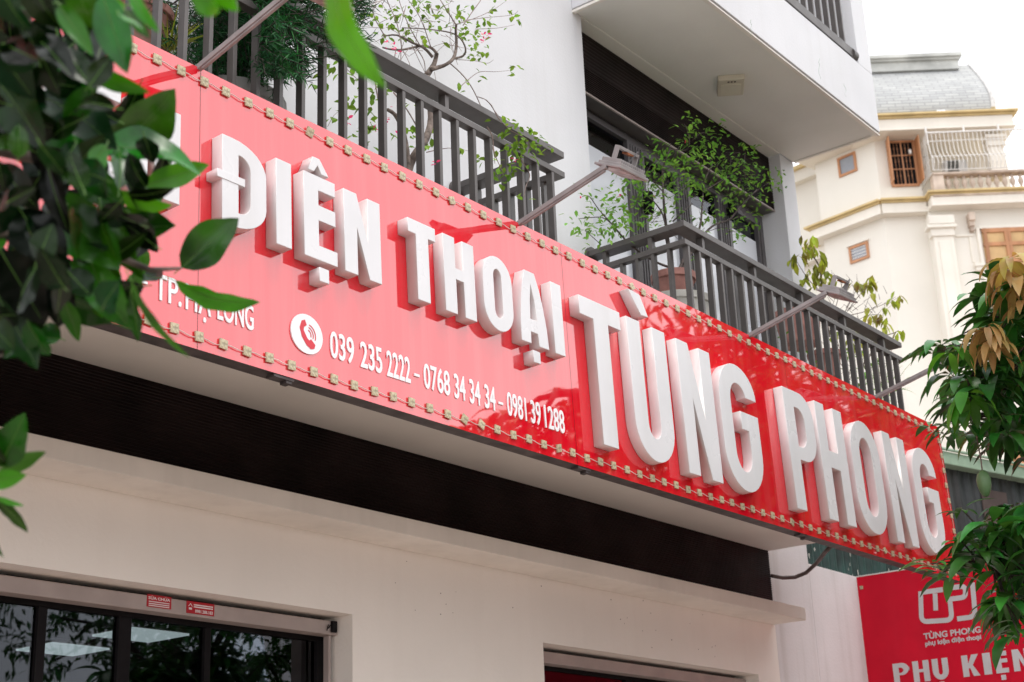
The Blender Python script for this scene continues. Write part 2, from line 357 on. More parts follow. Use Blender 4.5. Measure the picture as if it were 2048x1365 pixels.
# ribbed dark cladding above the ledge and over the door
def ribbed(x0, x1, y, z0, z1, pitch, dep):
    m = MB(); n = int((z1 - z0) / pitch); prof = []
    for k in range(n):
        z = z0 + k * pitch; prof += [(y, z), (y - dep, z + pitch * .25), (y - dep, z + pitch * .6), (y, z + pitch * .8)]
    prof.append((y, z1)); vs = []
    for yy, zz in prof: vs += [(x0, yy, zz), (x1, yy, zz)]
    vs += [(x0, y + .05, z0), (x1, y + .05, z0), (x0, y + .05, z1), (x1, y + .05, z1)]; k = len(prof)
    m.add(vs, [(2 * i, 2 * i + 1, 2 * i + 3, 2 * i + 2) for i in range(k - 1)] + [(2 * k, 2 * k + 1, 1, 0), (2 * k - 2, 2 * k - 1, 2 * k + 3, 2 * k + 2)]); return m
ribbed(-6, XR - .02, YG - .01, 1.8495, 2.342, .0165, .0035).build('cladding', M['clad'], B)
cl = ribbed(7.642, XR - .243, 5.205, 5.11, 5.32, .0165, .010); cl.box(7.642, XR - .243, 5.215, 5.30, 5.3201, 5.598)
c_ = ribbed(7.642, XR - .243, 5.206, 5.325, 5.597, .03, .0015); cl.add(c_.v, c_.f)
cl.build('cladding', M['clad'], B)
MB().box(7.642, XR - .243, 5.192, 5.207, 5.097, 5.1085).build('cladding_trim', M['blind'], B, bevel=.001)
MB().box(7.642, XR - .243, 5.2075, 5.33, 5.0985, 5.1085).build('door_head', M['iron'], B)
# overhanging slab above the door: soffit, fascia, drip edge, parapet with its opening
s = MB()
s.box(7.55, XR, YF, YW - .001, 5.606, 5.99)
s.box(7.641, XR - .2401, YW, 5.5, 5.600, 5.99)
s.build('overhang_slab', M['soffit'], B, bevel=.003)
f = MB(); f.box(7.548, XR + .002, YF - .022, YF - .001, 5.615, 6.15); f.box(10.494, XR + .002, YF - .022, YW - .002, 6.151, 9.2)
f.box(XR + .0005, XR + .018, YF, YW + .4, 5.615, 6.15); f.box(7.53, 7.549, YF, YW - .002, 5.615, 6.15)
f.box(7.55, 10.494, YF, YF + .13, 5.991, 6.12)
f.build('parapet', M['plaster'], B, bevel=.003)
d = MB(); d.box(7.535, XR + .012, YF - .012, YF + .02, 5.592, 5.604); d.box(7.53, 7.56, YF, YW - .001, 5.585, 5.604); d.box(XR - .02, XR + .006, YF + .06, YW - .02, 5.594, 5.604)
d.build('drip_edge', M['ledge'], B)
for (u, v, dy_) in ((1503, 40, 34), (1640, 118, 40), (1690, 168, 26)):
    P = [at(u + ru(-3, 3), v + dy_ * t, 1, YF - .0225) for t in np.linspace(0, 1, 7)]; ck = MB(); ck.tube(P, .0012, .0006, n=4); ck.build('hairline_crack', M['gutter'], B)
sp_ = MB()
for k in range(26):
    x, z = ru(6.2, 10.3), ru(1.40, 1.74); r = ru(.0015, .0035); sp_.box(x - r, x + r, YG - .0015, YG - .0002, z - r, z + r)
tag(sp_.build('paint_chips', M['cable'], B), kind='stuff')
# square light on the soffit
cl_ = thing('ceiling_light', (9.17, 4.80, 5.60), 'square cream surface light under the overhanging white slab', 'light')
_A, _B = Vector((.112, -.166, 0)), Vector((.216, .136, 0)); _O = Vector((9.01, 4.81, 5.561))
MB().obox(_O, _A, _B, (0, 0, .0445)).build('housing', M['lightplastic'], cl_, bevel=.005)
MB().obox(_O + _A * .12 + _B * .28 - Vector((0, 0, .004)), _A * .76, _B * .64, (0, 0, .0038)).build('diffuser', M['lightlens'], cl_)
for k in range(3): MB().obox(_O + _A * (.36 + .12 * k) + _B * .10 - Vector((0, 0, .002)), _A * .07, _B * .06, (0, 0, .0018)).build('slot', M['dark'], cl_)

# third floor: rail in the parapet opening, wall behind
w3 = thing('balcony_railing', (9, 4.42, 6.15), 'dark steel railing of the topmost balcony behind the white parapet', 'railing', 'balcony railings')
MB().box(7.6, 10.42, 4.305, 4.365, 6.178, 6.262).build('bottom_rail', M['iron'], w3, bevel=.003)
m_ = MB(); m_.tube([(10.42, 4.335, 6.22), (10.494, 4.335, 6.22)], .05, n=18); m_.build('wall_flange', M['iron'], w3)
for k in range(21):
    x = 10.30 - k * .134; MB().box(x, x + .02, 4.315, 4.355, 6.2625, 7.2).build('baluster', M['iron'], w3)
MB().box(7.6, 10.494, 4.35, 4.45, 7.2005, 7.24).build('handrail', M['iron'], w3, bevel=.003)

# balcony door set: frames, panes, films
D = thing('balcony_door', (9, 5.33, 2.75), 'wide grey framed glass door behind the leafy potted shrub', 'door')
fr = MB()
xs = [(7.642, 7.70), (8.478, 8.70), (9.154, 9.342), (9.773, 9.967), (10.41, 10.507)]
for a, b in xs:
    fr.box(a, b, 5.32, 5.40, 2.76, 5.085)
    n = int((b - a) / .035)
    for k in range(1, n): fr.box(a + k * .035 - .004, a + k * .035 + .004, 5.312, 5.3195, 2.78, 5.02)
for i in range(4): fr.box(xs[i][1], xs[i + 1][0], 5.321, 5.399, 5.035, 5.085); fr.box(xs[i][1], xs[i + 1][0], 5.321, 5.399, 2.76, 2.84)
fr.box(8.70, 9.154, 5.3195, 5.40, 4.985, 5.0349); fr.box(9.967, 10.41, 5.3195, 5.40, 4.985, 5.0349)
fr.build('frame', M['frame'], D, bevel=.002)
for i in range(4):
    a, b = xs[i][1], xs[i + 1][0]
    MB().box(a + .001, b - .001, 5.355, 5.361, 2.84, 5.035).build('pane', M['glass'], D)
    MB().box(a + .001, b - .001, 5.350, 5.3535, 2.84, 4.838).build('window_film', M['film'], D)
def curtain(x0, x1, y, z0, z1, parent):
    m = MB(); n = int((x1 - x0) / .01); vs = []
    for k in range(n + 1):
        x = x0 + (x1 - x0) * k / n; yy = y + .018 * math.sin(k * .9) + .01 * math.sin(k * .37); vs += [(x, yy, z0), (x, yy, z1)]
    m.add(vs, [(2 * k, 2 * k + 2, 2 * k + 3, 2 * k + 1) for k in range(n)]); return m.build('curtain', M['curtain'], parent, smooth=True, fix=False)
for i_, (a, b) in enumerate(((7.72, 8.08), (8.86, 9.15), (9.97, 10.12))):
    c = curtain(a, b, 5.44, 2.8, 5.06, None)
    tag(c, ('pale blue curtain gathered behind the leftmost pane of the balcony door', 'narrow pale curtain behind the second pane of the balcony door', 'narrow pale curtain behind the rightmost pane of the balcony door')[i_], 'curtain', 'curtains behind the balcony door')
MB().box(7.65, 10.5, 6.4, 6.45, 2.76, 5.5).build('room_wall', M['backroom'], D)
for n_, (x, z) in enumerate(((8.62, 4.56), (9.90, 4.93))):
    L_ = thing('wall_light', (x, 5.27, z), ('black cylinder light on the door post nearer the floodlight', 'black cylinder light on the farther door post, half behind leaves')[n_], 'light', 'cylinder lights on the door posts')
    m = MB(); m.lathe((x, 5.262, z - .08), [(.036, 0), (.038, .01), (.038, .15), (.036, .16)], 16); m.build('cylinder', M['dark'], L_)
    MB().box(x - .015, x + .015, 5.295, 5.3195, z - .03, z + .03).build('bracket', M['dark'], L_)

# ------------------------------------------------------------------ balcony railings
def railing(x0, x1, ret_at, label, flange):
    R_ = thing('balcony_railing', (x0, 4.38, 2.75), label, 'railing', 'balcony railings')
    zt = 3.79
    h = MB(); h.box(x0, x1, 4.35, 4.455, zt - .04, zt); h.build('handrail', M['iron'], R_, bevel=.003)
    m = MB(); m.box(x0, x1, 4.352, 4.40, 3.63, 3.665); m.build('middle_rail', M['iron'], R_, bevel=.002)
    m = MB(); m.box(x0, x1, 4.352, 4.40, 2.85, 2.885); m.build('bottom_rail', M['iron'], R_, bevel=.002)
    return R_, zt
def balusters(R_, xs_, y0=4.354, y1=4.394):
    src = None
    for x in xs_:
        if src is None:
            src = MB().box(x, x + .022, y0, y1, 2.886, 3.6295).build('baluster', M['iron'], R_, bevel=.0015); x00 = x
        else:
            c = link(src.copy()); c.parent = R_; c.location = (x - x00, 0, 0)
def studs(R_, xs_):
    for x in xs_: MB().box(x, x + .028, 4.365, 4.41, 3.6655, 3.7495).build('stud', M['iron'], R_)
def returns(R_, x, s):
    # short side of the railing back to the wall; s=+1 rail stands at larger x
    a, b = (x, x + .105) if s > 0 else (x - .105, x)
    MB().box(a, b, 4.4555, YW - .02, 3.75, 3.79).build('return_handrail', M['iron'], R_, bevel=.003)
    a2, b2 = (x, x + .048) if s > 0 else (x - .048, x)
    MB().box(a2, b2, 4.4005, YW - .001, 3.63, 3.665).build('return_middle_rail', M['iron'], R_, bevel=.002)
    MB().box(a2, b2, 4.4005, YW - .001, 2.85, 2.885).build('return_bottom_rail', M['iron'], R_, bevel=.002)
    for k in range(5):
        y = 4.47 + k * .118; MB().box(a2 + .004, a2 + .044, y, y + .022, 2.886, 3.6295).build('baluster', M['iron'], R_)
    for y in (4.60, 4.95): MB().box(a2 + .01, a2 + .05, y, y + .028, 3.6655, 3.7495).build('stud', M['iron'], R_)
    m = MB(); xc = (a + b) / 2; m.tube([(xc, YW - .02, 3.77), (xc, YW, 3.77)], .062, n=24); m.build('wall_flange', M['iron'], R_)
Rr, _ = railing(7.525, 10.748, 0, 'right dark steel balcony railing, its corner in front of the potted shrub', 1)
balusters(Rr, [7.56 + k * .1335 for k in range(24)]); studs(Rr, [7.762 + k * .6665 for k in range(5)]); returns(Rr, 7.525, 1)
Rl, _ = railing(-2.0, 6.262, 0, 'left dark steel balcony railing with bougainvillea twigs hanging over it', 1)
balusters(Rl, [6.138 - k * .1362 for k in range(50)]); studs(Rl, [5.93 - k * .68 for k in range(10)]); returns(Rl, 6.262, -1)

# ------------------------------------------------------------------ ground floor windows
YI = 5.84
def shop_window(x0, x1, label, posts, stickers=False):
    S_ = thing('shop_window', ((x0 + x1) / 2, YI, G), label, 'window', 'ground floor shop windows')
    MB().box(x0, x1, YI - .04, YI + .05, 1.243, 1.318).build('shutter_housing', M['blind'], S_, bevel=.006)
    m = MB(); m.box(x0, x1, YI + .06, YI + .12, 1.222, ZH - .001)
    m.box(x1 - .055, x1 - .001, YI + .06, YI + .12, G, 1.2219); m.box(x0, x0 + .055, YI + .06, YI + .12, G, 1.2219)
    for p, q in posts: m.box(p, q, YI + .065, YI + .115, G, 1.2215)
    m.build('frame', M['dark'], S_, bevel=.002)
    MB().box(x1 - .05, x1 - .032, YI - .02, YI + .02, G, 1.2425).build('guide_rail', M['blind'], S_, bevel=.002)
    MB().box(x0 + .056, x1 - .056, YI + .085, YI + .091, G, 1.221).build('pane', M['glass'], S_)
    return S_
SW1 = shop_window(.8, 5.944, 'dark shop window at lower left with two red stickers on its shutter box', [(4.112, 4.16), (4.565, 4.64), (5.10, 5.14), (2.4, 2.45)])
SW2 = shop_window(7.664, 10.407, 'dark shop window low down under the red letters, nearer the banner', [(8.9, 8.96)])
def sticker(u0, v0, u1, v1, label, lines):
    p, q = at(u0, v0, 1, YI - .041), at(u1, v1, 1, YI - .041); x0, x1 = p.x, q.x; zc_ = (p.z + q.z) / 2; hh = .030
    S_ = thing('sticker', ((x0 + x1) / 2, YI - .041, zc_), label, 'sticker', 'red stickers on the shutter box')
    MB().box(x0, x1, YI - .0425, YI - .0405, zc_ - hh, zc_ + hh).build('label_sheet', M['sticker'], S_); STK.append((S_, x0, x1, zc_, hh, lines))
STK = []
sticker(294, 1194, 342, 1214, 'left red sticker with bold heading on the shutter box', 0)
sticker(373, 1207, 428, 1228, 'right red sticker with a house mark and phone number on the shutter box', 1)
# stop block and chain at the shutter end
m = MB()
for k in range(5): m.tube([(5.85 + .010 * k, YI - .05, 1.26 + .012 * (k % 3)), (5.862 + .010 * k, YI - .05, 1.295 - .012 * (k % 2))], .003, n=5)
m.box(5.885, 5.92, YI - .06, YI - .045, 1.255, 1.315); m.build('shutter_lock', M['dark'], SW1)
# the room behind, open to the windows
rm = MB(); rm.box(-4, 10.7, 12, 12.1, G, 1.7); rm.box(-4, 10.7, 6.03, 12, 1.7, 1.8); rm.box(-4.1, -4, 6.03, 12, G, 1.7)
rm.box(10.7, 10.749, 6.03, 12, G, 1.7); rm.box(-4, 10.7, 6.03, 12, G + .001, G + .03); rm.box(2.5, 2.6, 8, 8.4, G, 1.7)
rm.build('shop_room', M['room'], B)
for n_, c in enumerate((((44.4, 1293), (109.4, 1279), (206.8, 1292), (143.5, 1304)), ((199, 1263), (268, 1249), (370, 1264), (290, 1276)))):
    P = [at(u, v, 2, 1.692) for u, v in c]; x0 = sum(p.x for p in P) / 4; y0 = sum(p.y for p in P) / 4
    q = thing('ceiling_panel', (x0, y0, 1.69), ('lit square ceiling panel seen lowest through the left shop window', 'lit square ceiling panel beyond, bluish behind the window post')[n_], 'light', 'lit ceiling panels')
    MB().box(x0 - .25, x0 + .25, y0 - .22, y0 + .22, 1.66, 1.672).build('panel', M['panel_light'], q)
    MB().box(x0 - .27, x0 + .27, y0 - .24, y0 + .24, 1.673, 1.699).build('tray', M['blind'], q)

# ------------------------------------------------------------------ text and letters
def fillet(loop, k=8):
    out = []; n = len(loop)
    for i, a in enumerate(loop):
        r = a[2] if len(a) > 2 else 0; p = Vector(a[:2])
        if not r: out.append(tuple(p)); continue
        q, s_ = Vector(loop[i - 1][:2]), Vector(loop[(i + 1) % n][:2])
        ry = a[3] if len(a) > 3 else r
        def rad(v): return abs(v.x) * r + abs(v.y) * ry
        u1, u2 = (q - p), (s_ - p); l1, l2 = u1.length, u2.length; u1.normalize(); u2.normalize()
        a1, a2 = p + u1 * min(rad(u1), l1 * .999), p + u2 * min(rad(u2), l2 * .999)
        c = a1 + a2 - p
        for j in range(k + 1):
            t = math.pi / 2 * j / k; v = c + (a1 - c) * math.cos(t) + (a2 - c) * math.sin(t); out.append(tuple(v))
    return out
def loops_mesh(loops, ext, bev=.0015):
    cu = bpy.data.curves.new('outline', 'CURVE'); cu.dimensions = '2D'; cu.fill_mode = 'BOTH'
    cu.extrude = ext / 2 - bev; cu.bevel_depth = bev; cu.bevel_resolution = 1; cu.offset = -bev
    for lp in loops:
        sp = cu.splines.new('POLY'); sp.points.add(len(lp) - 1); sp.use_cyclic_u = True
        for i, (a, b) in enumerate(lp): sp.points[i].co = (a, b, 0, 1)
    return curve_to_mesh(cu)
def curve_to_mesh(cu):
    ob = link(bpy.data.objects.new('tmp', cu)); dg = bpy.context.evaluated_depsgraph_get()
    me = bpy.data.meshes.new_from_object(ob.evaluated_get(dg)); bpy.data.objects.remove(ob); bpy.data.curves.remove(cu); return me
def map_mesh(me, fn):
    co = np.empty(len(me.vertices) * 3); me.vertices.foreach_get('co', co); co = co.reshape(-1, 3)
    me.vertices.foreach_set('co', np.array([fn(*c) for c in co]).reshape(-1)); me.update()
def glyph(ch, w, h, s, b):
    T = lambda *a: [fillet(x) for x in a]
    if ch == 'I': return T([(0, 0), (0, h), (w, h), (w, 0)])
    if ch == 'T': c = w / 2; return T([(0, h - b), (0, h), (w, h), (w, h - b), (c + s / 2, h - b), (c + s / 2, 0), (c - s / 2, 0), (c - s / 2, h - b)])
    if ch == 'H': m0, m1 = h * .455, h * .60; return T([(0, 0), (0, h), (s, h), (s, m1), (w - s, m1), (w - s, h), (w, h), (w, 0), (w - s, 0), (w - s, m0), (s, m0), (s, 0)])
    if ch == 'E': return T([(0, 0), (0, h), (w, h), (w, h - b), (s, h - b), (s, h * .65), (w, h * .65), (w, h * .47), (s, h * .47), (s, b), (w * 1.04, b), (w * 1.04, 0)])
    if ch == 'N': return T([(0, 0), (0, h), (s * 1.0, h), (w - s, h * .44), (w - s, h), (w, h), (w, 0), (w - s * .95, 0), (s, h * .58), (s, 0)])
    if ch == 'K': return T([(0, 0), (0, h), (s, h), (s, h * .58), (w - s * 1.1, h), (w, h), (w * .62, h * .52), (w, 0), (w - s * 1.1, 0), (s * 1.25, h * .40), (s, h * .36), (s, 0)])
    if ch == 'U': R, r = w * .5, (w - 2 * s) * .5; return T([(0, h), (s, h), (s, b * 1.1, r, r * 1.3), (w - s, b * 1.1, r, r * 1.3), (w - s, h), (w, h), (w, 0, R, R * 1.1), (0, 0, R, R * 1.1)])
    if ch == 'O': R, r = w * .5, (w - 2 * s) * .5; return T([(0, 0, R, R * 1.1), (0, h, R, R * 1.1), (w, h, R, R * 1.1), (w, 0, R, R * 1.1)], [(s, b, r, r * 1.3), (w - s, b, r, r * 1.3), (w - s, h - b, r, r * 1.3), (s, h - b, r, r * 1.3)])
    if ch == 'G':
        R, r = w * .5, (w - 2 * s) * .5
        return T([(w, h * .755), (w, h, R, R * 1.1), (0, h, R, R * 1.1), (0, 0, R, R * 1.1), (w, 0, R, R * 1.1), (w, h * .63), (w * .52, h * .63), (w * .52, h * .49), (w - s, h * .49),
                  (w - s, b, r, r * 1.3), (s, b, r, r * 1.3), (s, h - b, r, r * 1.3), (w - s, h - b, r, r * 1.3), (w - s, h * .755)])
    if ch == 'P': R = w * .45; r = (w - 2 * s) * .7; return T([(0, 0), (0, h), (w, h, R), (w, h * .42, R), (s, h * .42), (s, 0)], [(s, h * .53), (w - s, h * .53, r), (w - s, h - b, r), (s, h - b)])
    if ch == 'D': R = w * .75; r = (w - 2 * s) * .9; return T([(0, 0), (0, h), (w, h, R, R * .7), (w, 0, R, R * .7)], [(s, b), (w - s, b, r), (w - s, h - b, r), (s, h - b)])
    if ch == 'A': return T([(0, 0), (.02 * w, .28 * h), (.07 * w, .55 * h), (.14 * w, .78 * h), (.26 * w, h), (.62 * w, h), (.76 * w, .80 * h), (.88 * w, .55 * h), (.96 * w, .28 * h), (w, 0), (.64 * w, 0), (.61 * w, .165 * h), (.36 * w, .165 * h), (.35 * w, 0)],
                           [(.37 * w, .34 * h), (.62 * w, .34 * h), (.56 * w, .62 * h), (.46 * w, .83 * h), (.40 * w, .60 * h)])
    raise ValueError(ch)

# ------------------------------------------------------------------ the long red sign
ZS = 2.5; TILT = -.03
SG = thing('shop_sign', (0, 4.2, ZS), 'long glossy red shop sign with white raised letters across the facade', 'sign')
SG.rotation_euler = (TILT, 0, 0)
def sbuild(mb, name, m, bevel=0, parent=None):          # parts in the sign's own frame: (x, out, z - ZS)
    me = mb.mesh(name, m); o = make(name, me, parent or SG)
    bm = bmesh.new(); bm.from_mesh(me); bmesh.ops.recalc_face_normals(bm, faces=bm.faces); bm.to_mesh(me); bm.free()
    if bevel: q = o.modifiers.new('bevel', 'BEVEL'); q.width = bevel; q.segments = 2; q.limit_method = 'ANGLE'
    return o
seams = [-3.81, -1.37, 1.08, 3.532, 5.990, 8.43, 10.93]
for a, b in zip(seams[:-1], seams[1:]):
    # each sheet is a subdivided grid with a gentle dent so that its mirror image wobbles
    m = MB(); nx, nz = 16, 8; x0, x1 = a + .0012, b - .0012; z0, z1 = 1.898 - ZS, 3.112 - ZS
    vs = []
    for j in range(nz + 1):
        for i in range(nx + 1):
            x = x0 + (x1 - x0) * i / nx; z = z0 + (z1 - z0) * j / nz
            e = math.sin(math.pi * i / nx) * math.sin(math.pi * j / nz)
            vs.append((x, -.0 + e * .0012 * math.sin(x * 2.1 + z * 1.3), z))
    fs = [(j * (nx + 1) + i, j * (nx + 1) + i + 1, (j + 1) * (nx + 1) + i + 1, (j + 1) * (nx + 1) + i) for j in range(nz) for i in range(nx)]
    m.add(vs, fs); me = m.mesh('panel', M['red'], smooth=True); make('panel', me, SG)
m = MB(); m.box(-3.81, 10.93, .003, .022, 1.8995 - ZS, 3.1105 - ZS); m.box(10.9302, 10.933, -.001, .022, 1.9 - ZS, 3.11 - ZS)
m.box(-3.81, 10.93, .0225, .09, 1.905 - ZS, 1.945 - ZS); m.box(-3.81, 10.93, .0225, .09, 3.06 - ZS, 3.10 - ZS)
m.box(10.85, 10.925, .0225, .11, 1.946 - ZS, 3.059 - ZS)
for x in (3.98, 6.05, 8.4): m.box(x - .05, x + .06, .004, .05, 1.886 - ZS, 1.897 - ZS); m.box(x + .02, x + .05, .008, .045, 1.874 - ZS, 1.8858 - ZS)
for k in range(7): m.box(-2.4 + 2.1 * k, -2.36 + 2.1 * k, .09, .14, 1.95 - ZS, 3.05 - ZS)
sbuild(m, 'back_frame', M['darkmetal'])
DEP = .063
def put_letter(ch, loops, x, z, dep=DEP, name='letter', lean=0.0):
    me = loops_mesh(loops, dep); map_mesh(me, lambda a, b, c: (a + x - lean * b, -(c + dep / 2) - .001, b + z - ZS))
    me.materials.append(M['letter']); me.materials.append(M['letterside'])
    bm = bmesh.new(); bm.from_mesh(me); bmesh.ops.recalc_face_normals(bm, faces=bm.faces)
    for fc in bm.faces: fc.material_index = 0 if fc.normal.y < -.5 else 1
    bm.to_mesh(me); bm.free()
    o = make(name, me, SG); return o
# big letters
zb, hb = 2.022, .790
big = [('T', 6.026, .378, .137, .105), ('U', 6.468, .384, .13, .118), ('N', 6.972, .365, .122, .1), ('G', 7.405, .442, .13, .12),
       ('P', 8.222, .385, .13, .11), ('H', 8.655, .385, .128, .1), ('O', 9.125, .445, .13, .12), ('N', 9.670, .362, .12, .1), ('G', 10.125, .425, .128, .12)]
for ch, x, w_, s_, b_ in big: put_letter(ch, glyph(ch, w_, hb, s_, b_), x, zb)
gr = [at(u, v, 1, 4.137) for u, v in ((1260.2, 576.3), (1283, 589.5), (1299.3, 634.8), (1285, 630))]
put_letter('`', [[(p.x, p.z) for p in gr]], 0, 0, name='accent')
# smaller letters
zs_, hs = 2.426, .388
small = [('P', 1.52, .21, .082, .065), ('H', 1.79, .22, .084, .06), ('U', 2.07, .21, .082, .07), ('K', 2.47, .25, .086, .06), ('I', 2.764, .088, .088, .06),
         ('E', 2.914, .183, .086, .066), ('N', 3.146, .236, .082, .06), ('D', 3.594, .236, .086, .066), ('I', 3.884, .086, .086, .06), ('E', 4.042, .187, .086, .066),
         ('N', 4.282, .229, .08, .06), ('T', 4.697, .19, .086, .068), ('H', 4.941, .224, .084, .06), ('O', 5.228, .226, .082, .066), ('A', 5.506, .224, .08, .06), ('I', 5.782, .086, .086, .06)]
for ch, x, w_, s_, b_ in small: put_letter(ch, glyph(ch, w_, hs, s_, b_), x, zs_)
put_letter('-', [[(3.566, 2.615), (3.566, 2.650), (3.712, 2.650), (3.712, 2.615)]], 0, 0, dep=.066, name='letter_stroke')
for xc in (4.131, 3.003): put_letter('^', [[(xc - .062, 2.831), (xc - .032, 2.900), (xc + .008, 2.900), (xc + .062, 2.831), (xc + .017, 2.831), (xc - .004, 2.866), (xc - .026, 2.831)]], 0, 0, name='accent')
for xc in (4.155, 5.622, 3.027, 2.175): put_letter('.', [[(xc - .028, 2.333), (xc - .028, 2.395), (xc + .028, 2.395), (xc + .028, 2.333)]], 0, 0, name='accent')
# printed lines
def text_mesh(body, off=.0, ext=0.002):
    cu = bpy.data.curves.new('text', 'FONT'); cu.body = body; cu.offset = off; cu.extrude = ext / 2; cu.resolution_u = 5
    return curve_to_mesh(cu)
def fit_text(body, x0, x1, z0, z1, fn, mt, parent, name, off=.02, ext=.1, ref=None):
    me = text_mesh(body, off, ext); co = np.empty(len(me.vertices) * 3); me.vertices.foreach_get('co', co); co = co.reshape(-1, 3)
    a0, a1 = co[:, 0].min(), co[:, 0].max()
    if ref:
        mr = text_mesh(ref, off, ext); cr_ = np.empty(len(mr.vertices) * 3); mr.vertices.foreach_get('co', cr_); cr_ = cr_.reshape(-1, 3)
        b0, b1 = cr_[:, 1].min(), cr_[:, 1].max()
    else: b0, b1 = co[:, 1].min(), co[:, 1].max()
    map_mesh(me, lambda a, b, c: fn(x0 + (x1 - x0) * (a - a0) / (a1 - a0), z0 + (z1 - z0) * (b - b0) / (b1 - b0), c / ext))
    me.materials.append(mt); o = make(name, me, parent); return o
on_sign = lambda a, b, c: (a, -.0025 + c * .004, b - ZS)
for body, a, b in (('039', 4.243, 4.385), ('235', 4.425, 4.56), ('2222', 4.59, 4.743), ('0768', 4.834, 5.013), ('34', 5.045, 5.123), ('34', 5.155, 5.232), ('34', 5.265, 5.345), ('0981', 5.435, 5.585), ('39', 5.622, 5.70), ('1288', 5.733, 5.897)):
    fit_text(body, a, b, 2.040, 2.160, on_sign, M['decal'], SG, 'lettering', off=.012)
for a in (4.768, 5.367): sbuild(MB().box(a, a + .035, -.0055, -.0005, 2.082 - ZS, 2.094 - ZS), 'lettering', M['decal'])
fit_text('TP.', 3.322, 3.45, 2.044, 2.150, on_sign, M['decal'], SG, 'lettering', off=.012)
fit_text('HẠ', 3.47, 3.595, 2.044, 2.150, on_sign, M['decal'], SG, 'lettering', off=.012, ref='HA')
fit_text('LONG', 3.627, 3.814, 2.044, 2.150, on_sign, M['decal'], SG, 'lettering', off=.012)
sbuild(MB().box(3.262, 3.288, -.0055, -.0005, 2.09 - ZS, 2.10 - ZS), 'lettering', M['decal'])
for S_, x0, x1, zc_, hh, kind_ in STK:
    oo = origin(S_); pl = lambda a, b, c: (a - oo.x, YI - .0427 - c * .0006 - oo.y, b - oo.z)
    if kind_ == 0:
        fit_text('SỬA CHỮA', x0 + .008, x1 - .008, zc_ + .006, zc_ + .025, pl, M['paleprint'], S_, 'lettering', off=.03)
        for zz in (-.004, -.014, -.023): MB().box(x0 + .01, x1 - .012, YI - .0435, YI - .0427, zc_ + zz - .0022, zc_ + zz + .0022).build('print_line', M['paleprint'], S_)
    else:
        fit_text('0981.288.183', x0 + .055, x1 - .01, zc_ - .024, zc_ - .008, pl, M['paleprint'], S_, 'lettering', off=.03)
        for zz in (.014, .004): MB().box(x0 + .045, x1 - .01, YI - .0435, YI - .0427, zc_ + zz - .003, zc_ + zz + .003).build('print_line', M['paleprint'], S_)
        hm = MB(); hm.prism([(-.014, -.004), (0, .012), (.014, -.004), (.010, -.004), (0, .007), (-.010, -.004)], (x0 + .024, YI - .0427, zc_ + .008), (1, 0, 0), (0, 0, 1), (0, -.0006, 0)); hm.box(x0 + .014, x0 + .034, YI - .0433, YI - .0427, zc_ - .012, zc_ - .002); hm.build('house_mark', M['paleprint'], S_)
# phone roundel: white disc, red handset and sound arcs
xc, zc = 4.106, 2.107
dk = MB(); dk.add([(xc + .0905 * math.cos(t * math.pi / 24), y, zc - ZS + .086 * math.sin(t * math.pi / 24)) for y in (-.006, -.0005) for t in range(48)],
                  [tuple(range(48)), tuple(range(48, 96))[::-1]] + [(i, 48 + i, 48 + (i + 1) % 48, (i + 1) % 48) for i in range(48)])
ic = sbuild(dk, 'phone_roundel', M['decal'])
hsx = [(-.030, .052), (-.012, .060), (-.002, .038), (-.018, .026), (-.020, .012), (.000, -.018), (.012, -.026), (.022, -.018), (.046, -.038), (.040, -.056), (.020, -.062), (-.004, -.050), (-.030, -.018), (-.042, .020)]
M['iconred'] = mat('printed_red', (.62, .02, .04), .4, var=.03)
hs_ = MB(); hs_.prism([(-a * -1, b) for a, b in hsx], (xc, -.0062, zc - ZS), (1, 0, 0), (0, 0, 1), (0, -.0015, 0))
def arc2(r, w_, a0, a1, c=(.002, -.002)):
    o_ = [(c[0] + (r + w_) * math.cos(t), c[1] + (r + w_) * math.sin(t)) for t in np.linspace(a0, a1, 9)]
    i_ = [(c[0] + r * math.cos(t), c[1] + r * math.sin(t)) for t in np.linspace(a1, a0, 9)]
    return o_ + i_
for r in (.018, .031, .044): hs_.prism(arc2(r, .0045, -.35, 1.35), (xc, -.0062, zc - ZS), (1, 0, 0), (0, 0, 1), (0, -.0015, 0))
sbuild(hs_, 'handset_icon', M['iconred'], parent=ic)

# LED module strings round the sign
def led_string(label, pts, horizontal):
    T = thing('light_string', (0, 4.2, ZS), label, 'light string', 'light strings edging the red sign'); T.rotation_euler = (TILT, 0, 0)
    m = MB(); hw = .0195
    m.box(-hw, hw, -.007, 0, -hw, hw)
    m.mi = 1
    for a, b in ((-.009, -.009), (.009, -.009), (-.009, .009), (.009, .009)): m.box(a - .005, a + .005, -.0085, -.007, b - .005, b + .005)
    me = m.mesh('led_module', [M['led'], M['leddot']])
    for k, (x, z) in enumerate(pts):
        o = make('led_module', me, T); o.location = (x, -.003, z - ZS); o.rotation_euler = (0, ru(-.09, .09), 0)
        if rnd() < .08: o.rotation_euler = (ru(-.25, .25), ru(-.5, .5), 0)
        o.location.x += ru(-.003, .003)
    wr = MB()
    for (x0, z0), (x1, z1) in zip(pts[:-1], pts[1:]):
        if abs(x1 - x0) + abs(z1 - z0) > .16: continue
        sag = ru(.001, .009); pp = []
        for t in np.linspace(0, 1, 7):
            e = math.sin(math.pi * t); pp.append((x0 + (x1 - x0) * t, -.004 - .004 * e, z0 + (z1 - z0) * t - ZS - sag * e + .004 * math.sin(t * 6.3)))
        wr.tube(pp, .0022, n=4, caps=False)
    sbuild(wr, 'wire', M['wire'], parent=T); return T
